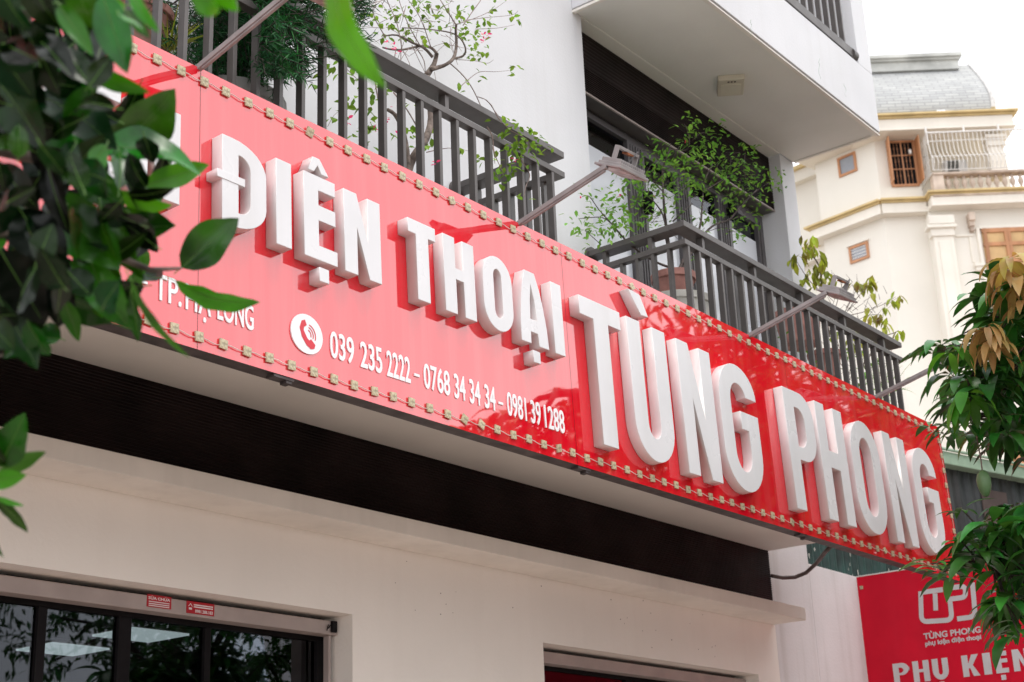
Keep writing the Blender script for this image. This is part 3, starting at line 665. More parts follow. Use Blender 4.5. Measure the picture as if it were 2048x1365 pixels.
top = [(3.186 - .119 * k, 3.054) for k in range(12, 0, -1)] + [(3.186 + .1195 * k, 3.055 + ru(-.003, .003)) for k in range(65)]
top = [p for p in top if p[0] < 10.86]
led_string('row of small square beige light modules along the upper sign edge', top, True)
bot = [(3.296 + .1205 * k, 1.950 + ru(-.003, .003)) for k in range(-12, 63) if 3.296 + .1205 * k < 10.85]
led_string('row of small square beige light modules along the lower sign edge', bot, True)
led_string('short column of beige light modules down the far right sign edge', [(10.885, 2.99 - .118 * k) for k in range(9)], False)

# ------------------------------------------------------------------ floodlights on arms over the sign
def floodlight(bx, label, first=None):
    if first:
        o = copy_tree(first); o.location = (bx, 4.2, 3.108); tag(o, label); return o
    T = thing('floodlight', (bx, 4.2, 3.108), label, 'lamp', 'floodlights on arms above the sign')
    O = Vector((bx, 4.2, 3.108)); d = Vector((0, -.535, .135)); n = d.normalized(); up = Vector((1, 0, 0)).cross(n)
    if up.z < 0: up = -up
    arm = MB(); arm.obox(O - n * .03 - Vector((.012, 0, 0)) - up * .002, Vector((.024, 0, 0)), d + n * .03, up * .024)
    arm.obox(O - Vector((.007, 0, 0)) - up * .012, Vector((.014, 0, 0)), d * .97, up * .0098)
    arm.build('arm', M['lampsteel'], T, bevel=.0015)
    E_ = O + d
    hd = MB(); hx = .105                      # head: flat slab tilted towards the sign
    a = Vector((1, 0, .05)).normalized(); b_ = Vector((0, .87, .42)).normalized(); c = a.cross(b_)
    if c.z < 0: c = -c
    C0 = E_ + Vector((.115, -.005, .012))
    hd.obox(C0 - a * .125 - b_ * .085, a * .25, b_ * .17, c * .012)
    hd.obox(C0 - a * .112 - b_ * .072 + c * .0122, a * .224, b_ * .144, c * .016)
    for k in range(13): hd.obox(C0 - a * (.105 - k * .0172) - b_ * .06 + c * .0283, a * .005, b_ * .12, c * .02)
    hd.build('lamp_head', M['lampsteel'], T, bevel=.002)
    gl = MB(); gl.obox(C0 - a * .105 - b_ * .068 - c * .0025, a * .21, b_ * .136, c * .0022); gl.build('lens', M['lampglass'], T)
    br = MB()
    br.obox(C0 - a * .085 - b_ * .01 + c * .03, a * .006, b_ * .03, c * .075); br.obox(C0 + a * .085 - b_ * .01 + c * .03, a * .006, b_ * .03, c * .075)
    br.obox(C0 - a * .085 - b_ * .01 + c * .1052, a * .176, b_ * .03, c * .014)
    br.build('bracket', M['lampsteel'], T, bevel=.001)
    bl = MB(); bl.obox(C0 - a * .01 - b_ * .012 + c * .096, a * .055, b_ * .034, c * .009); bl.build('rust_patch', M['rust'], T)
    wr = MB(); wr.tube([C0 + a * .02 + c * .04, C0 + a * .06 + c * .13 - b_ * .02, C0 + a * .10 + c * .12, C0 + a * .08 + c * .03], .003, n=5); wr.build('cable', M['lampdark'], T)
    return T
FL = floodlight(5.642, 'weathered floodlight on a long arm in front of the balcony door')
floodlight(3.526, 'floodlight arm crossing the conifer at the top left', FL)
floodlight(8.002, 'darker floodlight on an arm in front of the right railing', FL)
floodlight(9.825, 'floodlight arm reaching into the mango leaves at the right', FL)

# ------------------------------------------------------------------ neighbour wall, green sheet, red banner
XB = 12.352
NW = thing('neighbour_wall', (11.5, YG, G), 'stained white wall between the shop house and the red banner', 'wall')
m = MB(); m.box(XR + .001, 11.44, YG, YG + .2, G, 3.4); m.box(11.4405, XB + .15, YG, YG + .2, G, 2.333); m.build('front_face', M['plaster_old'], NW, bevel=.004)
m = MB(); m.box(XB + .012, XB + .149, .8, YG - .001, G, 2.328); m.build('side_face', M['plaster_old'], NW)
def corrugated(O, A, Hh, n_, depth, wid, normal, name, mt, parent=None):
    m = MB(); O, A, normal = Vector(O), Vector(A), Vector(normal); vs = []
    for k in range(n_ + 1):
        e = [0, .8, 1, .8, 0, 0][k % 6] * depth; p = O + A * (wid * k / n_) + normal * e; vs += [p, p + Vector((0, 0, Hh))]
    m.add(vs, [(2 * k, 2 * k + 2, 2 * k + 3, 2 * k + 1) for k in range(n_)]); o = m.build(name, mt, parent, fix=False)
    sl = o.modifiers.new('solid', 'SOLIDIFY'); sl.thickness = .004; return o
GS = corrugated((11.42, YG + .22, 2.25), (1, 0, 0), 1.35, 96, .03, 2.4, (0, -1, 0), 'corrugated_sheet', M['green_sheet'])
tag(GS, 'dark green corrugated sheet with peeling paint under the sign end', 'metal sheet')
# flaked paint on it
fk = MB()
for k in range(60):
    x, z = ru(11.45, 14.0), ru(2.3, 3.0); r = ru(.006, .02); fk.prism([(r * ru(.4, .9) * math.cos(t), r * ru(.6, 2.2) * math.sin(t)) for t in np.linspace(0, 5.5, 7)], (x, YG + .187, z), (1, 0, 0), (0, 0, 1), (0, -.001, 0))
fk.build('flaked_paint', mat('bare_patch', (.42, .42, .38), .8), GS)
BN = thing('banner_sign', (XB, 4.0, .5), 'flat red banner board on the side wall with white logo and words', 'sign')
m = MB(); m.box(XB - .012, XB + .011, .9, 5.688, .55, 2.325); m.build('board', M['banner'], BN)
m = MB(); m.box(XB - .014, XB + .012, .9, 5.69, 2.3255, 2.336); m.box(XB - .014, XB + .011, 5.6885, 5.694, .55, 2.325); m.build('edge_trim', M['whitebar'], BN)
m = MB(); m.box(XB - .02, XB - .0125, 5.635, 5.665, 2.215, 2.245); m.build('fixing', M['led'], BN)
o0 = origin(BN)
on_ban = lambda a, b, c: (XB - .0145 - c * .002 - o0.x, (5.69 - a) - o0.y, b - o0.z)
def bt(body, y0, y1, z0, z1, off=.03, ref=None): return fit_text(body, 5.69 - y0, 5.69 - y1, z0, z1, on_ban, M['bannertext'], BN, 'lettering', off=off, ref=ref)
bt('TÙNG PHONG', 5.138, 4.635, 1.715, 1.768, .03, 'TUNG PHONG')
bt('phụ kiện điện thoại', 5.132, 4.641, 1.662, 1.700, .035, 'kd')
def band_glyph(ch, w_, h_, s_): return glyph(ch, w_, h_, s_, s_ * .72)
def blk(ch, y0, y1, z0=1.371, z1=1.546, s_=.052):
    w_ = y0 - y1; me = loops_mesh(band_glyph(ch, w_, z1 - z0, s_), .002, .0002)
    map_mesh(me, lambda a, b, c: on_ban(5.69 - y0 + a, z0 + b, c / .001)); me.materials.append(M['bannertext']); make('lettering', me, BN)
blk('P', 5.449, 5.300); blk('H', 5.270, 5.125); blk('U', 5.096, 4.956); blk('K', 4.835, 4.690); blk('I', 4.655, 4.590); blk('E', 4.555, 4.452); blk('N', 4.405, 4.255)
blk('H', 3.80, 3.65); blk('O', 3.6, 3.45)
for yc, z in ((5.027, 1.335), (4.50, 1.335)):
    me = loops_mesh([[(-.02, -.02), (-.02, .02), (.02, .02), (.02, -.02)]], .002, .0002); map_mesh(me, lambda a, b, c: on_ban(5.69 - yc + a, z + b, c / .001)); me.materials.append(M['bannertext']); make('accent', me, BN)
me = loops_mesh([[(-.05, 0), (-.015, .036), (.015, .036), (.05, 0), (.024, 0), (0, .022), (-.024, 0)]], .002, .0002)
map_mesh(me, lambda a, b, c: on_ban(5.69 - 4.50 + a, 1.566 + b, c / .001)); me.materials.append(M['bannertext']); make('accent', me, BN)
# the monogram logo, drawn as bands on the board plane
def band(pts, w_, closed=False):
    P = [Vector((5.69 - at(1700 + a / 5.152, 1100 + b / 5.152, 0, XB).y, at(1700 + a / 5.152, 1100 + b / 5.152, 0, XB).z)) for a, b in pts]
    P = [Vector(p) for p in fillet_open(P)]
    L_, R_ = [], []
    for i, p in enumerate(P):
        t = (P[min(i + 1, len(P) - 1)] - P[max(i - 1, 0)]).normalized(); n = Vector((-t.y, t.x)); L_.append(p + n * w_ / 2); R_.append(p - n * w_ / 2)
    lm = MB()
    k = len(P); vs = [on_ban(p.x, p.y, 1) for p in L_] + [on_ban(p.x, p.y, 1) for p in R_]
    lm.add(vs, [(i, i + 1, k + i + 1, k + i) for i in range(k - 1)]); return lm
def fillet_open(P, r=.055):
    out = [P[0]]
    for i in range(1, len(P) - 1):
        a, p, b = P[i - 1], P[i], P[i + 1]; u1, u2 = (a - p), (b - p); rr = min(r, u1.length * .45, u2.length * .45)
        u1.normalize(); u2.normalize()
        if u1.dot(u2) < -.97: out.append(p); continue
        a1, a2 = p + u1 * rr, p + u2 * rr
        for t in np.linspace(0, 1, 8): out.append(a1 * (1 - t) ** 2 + p * 2 * t * (1 - t) + a2 * t * t)
    out.append(P[-1]); return out
lg = MB()
for pts in ([(735, 430), (745, 745), (1060, 725), (1039, 538)], [(1010, 515), (1200, 490), (1195, 375), (1010, 400)], [(884, 452), (892, 628)], [(760, 440), (965, 412)],
            [(1268, 340), (1300, 690), (1112, 715)]):
    q = band(pts, .042); lg.add(q.v, q.f)
me = lg.mesh('logo', M['bannertext']); make('logo', me, BN)

# conduit from the wall up to the sign
cp = [at(u, v, 1, YG - .03 - .9 * t) for (u, v), t in (((1543, 1152), 0), ((1565, 1156), .05), ((1590, 1155), .1), ((1612, 1146), .2), ((1632, 1128), .35), ((1650, 1105), .6), ((1668, 1086), .9))]
m = MB(); m.tube(cp, .016, n=8); o = m.build('conduit', M['cable'], smooth=True); tag(o, 'curved brown cable conduit running from the wall up to the sign', 'conduit')
# wall-end vertical edge trim piece on sign corner handled by the frame

# far gutter and sheet wall behind the mango tree
g0 = atd(1888, 913, 16.0); gd = Vector(ray(5185, 1574)); gd.z = 0; gd.normalize(); gn = gd.cross(Vector((0, 0, 1))); 
SH = thing('metal_shed', (g0.x, g0.y, G), 'dark corrugated shed with a pale green gutter behind the mango tree', 'shed')
if gn.dot(g0) > 0: gn = -gn
m = MB(); m.obox(g0 + gn * .15 - gd * .9, gd * 9, -gn * .14, Vector((0, 0, -.14))); m.obox(g0 + gn * .18 - gd * .9, gd * 9, -gn * .03, Vector((0, 0, .03))); m.build('gutter', M['gutter'], SH, bevel=.01)
cs = corrugated(g0 - gd * .9 - Vector((0, 0, 4.6)), gd, 4.53, 320, .03, 9, gn, 'sheet_wall', M['grey_sheet'], SH)
cs.data.transform(Matrix.Translation(Vector((0, 0, 0))))
cs.location = (0, 0, 0)
for k in range(4): MB().obox(g0 + gd * (k * 1.1 - .6) + gn * .035 + Vector((0, 0, -.7)), gd * .45, gn * .01, Vector((0, 0, .4))).build('sheet_patch', M['cable'], SH)

# ------------------------------------------------------------------ cream villa far behind
FW = Vector((.7955, .6060, 0)).normalized(); UR = Vector((FW.y, -FW.x, 0))
def va(u, v, dd):
    d = Vector(ray(u, v)); P = d * (dd / d.dot(FW)); return P.dot(UR), P.z
def vp(a, dd, z): return UR * a + FW * dd + Vector((0, 0, z))
def vbox(mb, u0, u1, vt, vb, dd, dep, um=None, vm=None):      # box on plane dd, given by its pixel edges measured at the middle
    a0 = va(u0, (vt + vb) / 2 if vm is None else vm, dd)[0]; a1 = va(u1, (vt + vb) / 2 if vm is None else vm, dd)[0]
    uu = (u0 + u1) / 2 if um is None else um
    z1 = va(uu, vt, dd)[1]; z0 = va(uu, vb, dd)[1]
    mb.obox(vp(a0, dd, z0), UR * (a1 - a0), FW * dep, Vector((0, 0, z1 - z0))); return a0, a1, z0, z1
VD = 42.0
c0 = vp(va(1800, 700, VD)[0], VD, G)
VL = thing('villa', (c0.x, c0.y, G), 'cream villa with mansard roof, ochre mouldings and wooden shutters far behind', 'house')
zL1 = va(1800, 405.5, VD)[1]; zU1 = va(1900, 227, VD - .8)[1]
aC = va(1768, 440, VD)[0]                                   # corner between chamfer and main face
aE = va(1850, 430, VD)[0]
aR = aC + 14
# walls
w = MB()
w.obox(vp(aC, VD, G), UR * (aE - aC + .02), FW * 3, Vector((0, 0, zU1 - .35 - G)))
w.obox(vp(aE, VD - .3, G), UR * (aR - aE), FW * 4, Vector((0, 0, zL1 - .3 - G)))
aUR = va(2010, 300, VD + 1.3)[0]
w.obox(vp(aE, VD + 1.3, zL1 - .31), UR * (aUR - aE), FW * 3, Vector((0, 0, zU1 - .35 - zL1 + .3)))
WL = Vector(ray(-1970, 1863)); WL.z = 0; WL.normalize(); WN = Vector((WL.y, -WL.x, 0));
if WN.dot(FW) > 0: WN = -WN
pc = vp(aC, VD, 0)
def cham_pt(u, v):
    d = Vector(ray(u, v)); return d * (pc.dot(WN) / d.dot(WN))
SE = (cham_pt(1640, 420) - pc).dot(WL)
w.obox(Vector((pc.x, pc.y, G)), WL * SE, -WN * 2.5, Vector((0, 0, zU1 - .3 - G)))
p2 = pc + WL * SE - WN * .9
def wing_z(u, v):
    d = Vector(ray(u, v)); k = p2.dot(WN) / d.dot(WN); return (d * k).z
zW1, zW2 = wing_z(1608, 334), wing_z(1640, 490)
w.obox(Vector((p2.x, p2.y, G)), WL * 6.5, -WN * 2.5, Vector((0, 0, zW1 - .2 - G)))
w.build('wall', M['cream'], VL)
# roof: curved mansard
def vedge(v): t = (217 - v) / (217 - 120); return 1988 - 66 * t ** 1.75
me_v, me_f, me_uv = [], [], []
NR = 10
for k in range(NR + 1):
    t = k / NR; v = 224 + (136 - 224) * t; dd = VD - .2 + 1.6 * t ** 2.2
    aa = va(vedge(v), v, dd)[0]; z = va(1800, v, dd)[1]
    for a in (aC - 9, aa): me_v.append(vp(a, dd, z)); me_uv.append((a, z * 1.05))
for k in range(NR):
    dback = VD + 6; 
    me_f.append((2 * k, 2 * k + 1, 2 * k + 3, 2 * k + 2))
me = bpy.data.meshes.new('roof'); o0 = origin(VL); me.from_pydata([tuple(p - o0) for p in me_v], [], me_f)
uvl = me.uv_layers.new(name='UVMap')
for poly in me.polygons:
    for li in poly.loop_indices: uvl.data[li].uv = me_uv[me.loops[li].vertex_index]
me.materials.append(M['slate']); RF = make('roof', me, VL)
# solid mass behind the curved face with a rounded hip
m = MB(); ring = []
for k in range(NR + 1):
    p = me_v[2 * k + 1]; ring.append([p + FW * .01, p + FW * 5])
    a = p
for k in range(NR): m.add([ring[k][0], ring[k][1], ring[k + 1][1], ring[k + 1][0]], [(0, 1, 2, 3)])
hip = m.build('roof_side', M['acgrey'], RF)
m = MB()
for k in range(NR):
    p, q = me_v[2 * k + 1], me_v[2 * k + 3]; m.tube([p, q], .09, n=6)
m.build('hip_ridge', M['acgrey'], RF)
m = MB(); vbox(m, 1560, 1924, 103.5, 110, VD + .76, 3, um=1924, vm=107); vbox(m, 1560, 1920, 110.5, 117, VD + .84, 3, um=1919, vm=115); vbox(m, 1560, 1917, 117.5, 137, VD + .92, 3, um=1916, vm=126)
m.build('roof_cornice', mat('grey_marble_band', (.60, .61, .58), .6, var=.18, scale=1.2), VL)
# upper cornice
def moulding(a0, a1, dd, zt, name_prefix, far=3):
    g = MB(); g.obox(vp(a0, dd, zt - .07), UR * (a1 - a0), FW * far, Vector((0, 0, .07))); g.obox(vp(a0, dd + .09, zt - .135), UR * (a1 - a0 - .09), FW * far, Vector((0, 0, .06)))
    g.build('gold_moulding', M['gold'], VL, bevel=.012)
    f_ = MB(); f_.obox(vp(a0, dd + .16, zt - .50), UR * (a1 - a0 - .16), FW * far, Vector((0, 0, .364)))
    f_.obox(vp(a0, dd + .10, zt - .545), UR * (a1 - a0 - .12), FW * far, Vector((0, 0, .044))); f_.build('cornice', M['creamtrim'], VL, bevel=.01)
aUE = va(2038, 222, VD - .8)[0]
moulding(aC - .6, aUE, VD - .8, zU1 + .10, 'upper')
def cham(mb, s0, s1, out, z0, z1, th=.3, base=None):
    p = (base or pc) + WL * s0 + WN * out; mb.obox(Vector((p.x, p.y, z0)), WL * (s1 - s0), -WN * (out + th), Vector((0, 0, z1 - z0)))
g = MB(); cham(g, -.42, SE + .35, .80, zU1 + .03, zU1 + .10); cham(g, -.38, SE + .3, .72, zU1 - .035, zU1 + .025); g.build('gold_moulding', M['gold'], VL, bevel=.012)
g = MB(); cham(g, -.35, SE + .25, .66, zU1 - .40, zU1 - .036); g.build('cornice', M['creamtrim'], VL, bevel=.01)
# lower cornice on the chamfer, main face and stepped part
zl = zL1
g = MB(); cham(g, -.12, SE + .42, .42, zl - .07, zl); cham(g, -.1, SE + .33, .34, zl - .13, zl - .071)
g.obox(vp(aC - .12, VD - .42, zl - .0695), UR * (aE - aC + .1), FW * .6, Vector((0, 0, .07))); g.obox(vp(aC - .1, VD - .34, zl - .13), UR * (aE - aC + .1), FW * .5, Vector((0, 0, .06)))
g.obox(vp(aE - .06, VD - .84, zl - .0705), UR * (aR - aE), FW * 1.2, Vector((0, 0, .071))); g.obox(vp(aE - .0, VD - .76, zl - .13), UR * (aR - aE), FW * 1.1, Vector((0, 0, .059)))
g.build('gold_moulding', M['gold'], VL, bevel=.012)
g = MB(); cham(g, -.08, SE + .27, .28, zl - .44, zl - .131); cham(g, -.08, SE + .32, .33, zl - .475, zl - .441)
g.obox(vp(aC - .08, VD - .28, zl - .4395), UR * (aE - aC + .1), FW * .5, Vector((0, 0, .31))); g.obox(vp(aC - .08, VD - .33, zl - .4755), UR * (aE - aC + .1), FW * .5, Vector((0, 0, .034)))
g.obox(vp(aE + .05, VD - .70, zl - .441), UR * (aR - aE), FW * 1.1, Vector((0, 0, .31))); g.obox(vp(aE + .02, VD - .75, zl - .476), UR * (aR - aE), FW * 1.1, Vector((0, 0, .0345)))
g.build('cornice', M['creamtrim'], VL, bevel=.01)
# second wing far left: its own cornices
g = MB()
for zz in (zW1, zW2): cham(g, -.3, 6.5, .3, zz - .14, zz - .0, base=p2)
g.build('gold_moulding', M['gold'], VL, bevel=.012)
g = MB()
for zz in (zW1, zW2): cham(g, -.3, 6.5, .2, zz - .5, zz - .141, base=p2); cham(g, -.3, 6.5, .26, zz - .56, zz - .501, base=p2)
g.build('cornice', M['creamtrim'], VL, bevel=.01)
# shuttered window with bars, leaves open
SWN = make('window', None, VL); SWN.location = (0, 0, 0)
a0, z1 = va(1777, 288, VD); a1, z0 = va(1834, 369, VD)
m = MB(); m.obox(vp(a0, VD - .012, z0), UR * (a1 - a0), FW * .01, Vector((0, 0, z1 - z0))); m.build('opening', M['dark'], SWN)
fm = MB(); t_ = .07
fm.obox(vp(a0 - t_, VD - .06, z1), UR * (a1 - a0 + 2 * t_), FW * .055, Vector((0, 0, t_))); fm.obox(vp(a0 - t_, VD - .06, z0 - t_), UR * (a1 - a0 + 2 * t_), FW * .055, Vector((0, 0, t_)))
for a in (a0 - t_, a1): fm.obox(vp(a, VD - .06, z0 + .0005), UR * t_, FW * .055, Vector((0, 0, z1 - z0 - .001)))
for q in (.5,): fm.obox(vp(a0 + (a1 - a0) * q - .02, VD - .055, z0), UR * .04, FW * .04, Vector((0, 0, z1 - z0)))
for q in (.36, .69): fm.obox(vp(a0, VD - .056, z0 + (z1 - z0) * q - .014), UR * (a1 - a0), FW * .03, Vector((0, 0, .028)))
fm.build('frame', M['wood'], SWN)
bb = MB()
for q in (.18, .33, .67, .83):
    bb.tube([vp(a0 + (a1 - a0) * q, VD - .04, z0), vp(a0 + (a1 - a0) * q, VD - .04, z1)], .008, n=6)
    for zq in (.2, .55, .85): bb.lathe(vp(a0 + (a1 - a0) * q, VD - .04, z0 + (z1 - z0) * zq), [(.01, -.04), (.018, 0), (.01, .04)], 6)
bb.build('bars', M['wood'], SWN)
for s_, aa in ((-1, a0 - t_), (1, a1 + t_)):
    dv = (UR * s_ * .02 - FW * .38)
    q = MB(); q.obox(vp(aa, VD - .06, z0 - .02), dv, UR * .04 * s_, Vector((0, 0, z1 - z0 + .06)))
    for kk in range(9): q.obox(vp(aa, VD - .06, z0 + .10 + kk * (z1 - z0 - .15) / 9) + UR * .041 * s_ + dv * .12, dv * .76, UR * .012 * s_, Vector((0, 0, .05)))
    q.build('shutter', M['wood'], SWN)
m = MB(); m.lathe(vp(a0 + (a1 - a0) * .86, VD - .09, z0 + (z1 - z0) * .70), [(.05, 0), (.05, .14)], 10); m.build('meter_box', M['whitebar'], SWN)
# small square windows on the chamfer face
def cham_pt(u, v):
    d = Vector(ray(u, v)); k = (pc - Vector((0, 0, 0))).dot(WN) / d.dot(WN); return d * k
def small_win(ul, ur, vt, vb, louv):
    P = cham_pt(ul, (vt + vb) / 2); Q = cham_pt(ur, (vt + vb) / 2); s0 = (P - pc).dot(WL); s1 = (Q - pc).dot(WL)
    if s0 > s1: s0, s1 = s1, s0
    mid = cham_pt((ul + ur) / 2, vt); z1 = mid.z; z0 = cham_pt((ul + ur) / 2, vb).z
    wn_ = make('window', None, VL)
    fr_ = MB(); t = .075
    for a, b, c, d in ((s0, s1, z1 - t, z1), (s0, s1, z0, z0 + t)): cham(fr_, a, b, .05, c, d, .02)
    for a, b in ((s0, s0 + t), (s1 - t, s1)): cham(fr_, a, b, .05, z0 + t + .0005, z1 - t - .0005, .02)
    fr_.build('frame', M['wood'], wn_)
    pn = MB(); cham(pn, s0 + t, s1 - t, .012, z0 + t, z1 - t, .0); pn.build('pane', M['frosted'], wn_)
    if louv:
        lv = MB()
        for k in range(4): zz = z0 + t + (k + .5) * (z1 - z0 - 2 * t) / 4; cham(lv, s0 + t, s1 - t, .03, zz, zz + .02, -.013)
        lv.build('louvres', M['whitebar'], wn_)
        tr_ = MB(); cham(tr_, s0 - .06, s1 + .06, .07, z1 + .02, z1 + .05); tr_.build('sill_trim', M['creamtrim'], wn_)
small_win(1676.5, 1714, 310, 350, False); small_win(1699, 1739, 489, 523, True)
# pilaster, bracket, framed panel, door at the right
m = MB(); DP = VD - .3
vbox(m, 1868, 1908, 472, 1100, DP - .25, .26, vm=480); vbox(m, 1862, 1909, 455, 471.5, DP - .30, .31); vbox(m, 1855, 1914, 448, 454.5, DP - .38, .39); vbox(m, 1858, 1909, 430, 447, DP - .34, .35)
vbox(m, 1878, 1900, 482, 1100, DP - .275, .02, vm=485)
m.build('pilaster', M['creamtrim'], VL, bevel=.02)
m = MB(); vbox(m, 1938, 1951, 424, 440, DP - .3, .31); vbox(m, 1939, 1950, 440.5, 452, DP - .22, .23); vbox(m, 1941, 1949, 452.5, 462, DP - .16, .17); m.build('bracket', M['dirtystone'], VL, bevel=.02)
m = MB()
for (a, b, c, d) in ((1912, 1947, 469, 473), (1942, 1946.5, 473.5, 525)): vbox(m, a, b, c, d, DP - .05, .06)
vbox(m, 1958, 2100, 450, 455, DP - .10, .11); vbox(m, 1962, 1968.5, 455.5, 640, DP - .09, .10, vm=520); vbox(m, 1950, 1971, 526, 532, DP - .14, .15); vbox(m, 1953, 1968, 532.5, 541, DP - .10, .11)
m.build('wall_trim', M['creamtrim'], VL, bevel=.01)
DR = make('shutter_door', None, VL)
m = MB(); vbox(m, 1972, 2120, 456.5, 660, DP - .05, .06, um=1972, vm=520); m.build('leaf_panel', M['woodlight'], DR)
m = MB()
for a, b in ((1972, 1979), (2014, 2021), (2021.5, 2027), (2060, 2066)): vbox(m, a, b, 456.5, 660, DP - .10, .05, vm=500, um=1972)
for c, d in ((456.5, 465), (485, 492), (520, 525)): vbox(m, 1972, 2120, c, d, DP - .098, .047, um=1972, vm=520)
m.build('door_frame', M['wood'], DR)
# villa balcony: plinth, balusters, rail, cage, pillar, air conditioner
DB = VD - .75
m = MB(); vbox(m, 1866, 2150, 381, 393, DB, .3, um=1866, vm=386); vbox(m, 1866, 2150, 345, 350, DB - .05, .34, um=1866, vm=347)
vbox(m, 1867, 1889, 350.5, 380.5, DB - .02, .32); m.build('balustrade_rails', M['dirtystone'], VL, bevel=.015)
z0 = va(1900, 380, DB)[1]; z1 = va(1900, 351, DB)[1]; H_ = z1 - z0; aa = va(1899, 366, DB)[0]
prof = [(.05, 0), (.05, .05), (.035, .12), (.03, .2), (.06, .36), (.085, .52), (.075, .68), (.035, .84), (.05, .9), (.05, 1)]
src = None
for k in range(14):
    a = aa + k * .243
    if src is None:
        q = MB(); q.lathe(vp(a, DB + .13, z0), [(r, z * H_) for r, z in prof], 12); src = q.build('baluster', M['dirtystone'], VL, smooth=True)
    else: c = link(src.copy()); c.parent = VL; c.location = UR * (k * .243)
CG = make('window_cage', None, VL)
cg = MB(); al, _ = va(1857, 300, DB - .1); ztop = va(1870, 266, DB - .1)[1]; zb_ = va(1870, 346, DB - .1)[1]; zh = ztop - zb_
def bulge(t): return .02 + .32 * math.exp(-((t - .18) / .22) ** 2)
nb = 36
for k in range(nb):
    a = al + .02 + k * .125
    cg.tube([vp(a, DB - .1 - bulge(t), zb_ + zh * t) for t in np.linspace(0, 1, 9)], .011, n=4)
for t in (0, .33, .78, 1): cg.tube([vp(al, DB - .1 - bulge(t), zb_ + zh * t), vp(al + nb * .125, DB - .1 - bulge(t), zb_ + zh * t)], .015 if t < 1 else .03, n=5)
for j in range(7): 
    d_ = j * .17; cg.tube([vp(al, DB - .1 + d_ - (bulge(t) if j == 0 else 0), zb_ + zh * t) for t in (0, .33, .78, 1)], .011, n=4)
for t in (0, .33, .78, 1): cg.tube([vp(al, DB - .1, zb_ + zh * t), vp(al, DB + 1.2, zb_ + zh * t)], .015, n=4)
for a in (al, al + 1.15, al + 2.2): cg.tube([vp(a, DB - .1, ztop), vp(a, DB - .1, ztop + .2)], .03, n=5)
cg.build('bars', M['whitebar'], CG)
m = MB(); vbox(m, 1979, 2010, 275, 352, VD - .4, .45); vbox(m, 1975, 2012, 283, 291, VD - .46, .5); vbox(m, 1972, 2014, 268, 274.5, VD - .5, .55); vbox(m, 1985, 2003, 295, 352, VD - .425, .03)
m.build('pillar', M['creamtrim'], VL, bevel=.02); m = MB(); vbox(m, 1856, 1885, 280, 352, VD + 1.0, .31); m.build('pillar', M['creamtrim'], VL, bevel=.02)
AC = make('air_conditioner', None, VL)
m = MB(); vbox(m, 1889, 1935, 320, 348, VD + .3, .35); m.build('casing', M['acgrey'], AC, bevel=.02)
m = MB(); vbox(m, 1895, 1918, 322, 346, VD + .29, .009); m.build('fan_grille', M['grille'], AC)
# lower floor opening glimpsed between mango leaves
m = MB(); vbox(m, 2020, 2080, 840, 1000, DP - .03, .04); m.build('lower_shutter', M['wood'], VL)
# power cables
for i_, (v0, v1) in enumerate(((228, 227), (244, 245), (253, 252), (270, 268), (291, 290), (312, 311))):
    P, Q = atd(1998, v0, 47), atd(2400, v1 - 12, 41); md = (P + Q) / 2 - Vector((0, 0, .06))
    m = MB(); m.tube([P, P * .7 + Q * .3 - Vector((0, 0, .05)), md, P * .3 + Q * .7 - Vector((0, 0, .05)), Q], .012, n=4); o = m.build('power_cable', M['wirefar'])
    tag(o, 'thin power cable by the villa, ' + ('topmost of the six', 'second from the top', 'third from the top', 'fourth from the top', 'second lowest of the six', 'lowest of the six')[i_] + ' at the right edge', 'cable', 'power cables by the villa')

# ------------------------------------------------------------------ plants on the balconies
def rvec(): 
    v = Vector((ru(-1, 1), ru(-1, 1), ru(-1, 1))); return v.normalized() if v.length > .05 else Vector((0, 0, 1))
def branches(mb, lst, y, x0, y0, s, dy=.0):
    for pts, r0, r1 in lst:
        yy = y + ru(-dy, dy); P = [at(x0 + a / s, y0 + b / s, 1, yy + dy * .6 * math.sin(i * 1.7 + len(pts))) for i, (a, b) in enumerate(pts)]
        Q = [P[0]]
        for i in range(len(P) - 1):       # smooth the polyline a little
            a, b, c, d = P[max(i - 1, 0)], P[i], P[i + 1], P[min(i + 2, len(P) - 1)]
            for t in (.33, .67, 1): Q.append(.5 * ((2 * b) + (c - a) * t + (2 * a - 5 * b + 4 * c - d) * t * t + (3 * b - a - 3 * c + d) * t ** 3))
        mb.tube(Q, r0, r1, n=6)
def clusters(mb, lst, y, x0, y0, s, L, w, dy=.12, spread=.045, droop=.5, wide=.42, up=0.0, stem=None):
    for a, b, n in lst:
        c = at(x0 + a / s, y0 + b / s, 1, y + ru(-dy, dy)); sp = spread * (n ** .5) / 2.2
        for _ in range(n):
            p = c + Vector((ru(-1, 1), ru(-1, 1), ru(-1, 1))) * sp
            d = rvec(); d.z = d.z * .6 - droop * .7 + up; l = L * ru(.65, 1.15)
            mb.leaf(p, d, Vector((ru(-.6, .6), ru(-.6, .2), 1)), l, l * w, droop=droop * .7, fold=.3, seg=3, wide=wide)
            if stem is not None and rnd() < .5: stem.tube([c, p], .0015, n=3, caps=False)
YB = 4.78
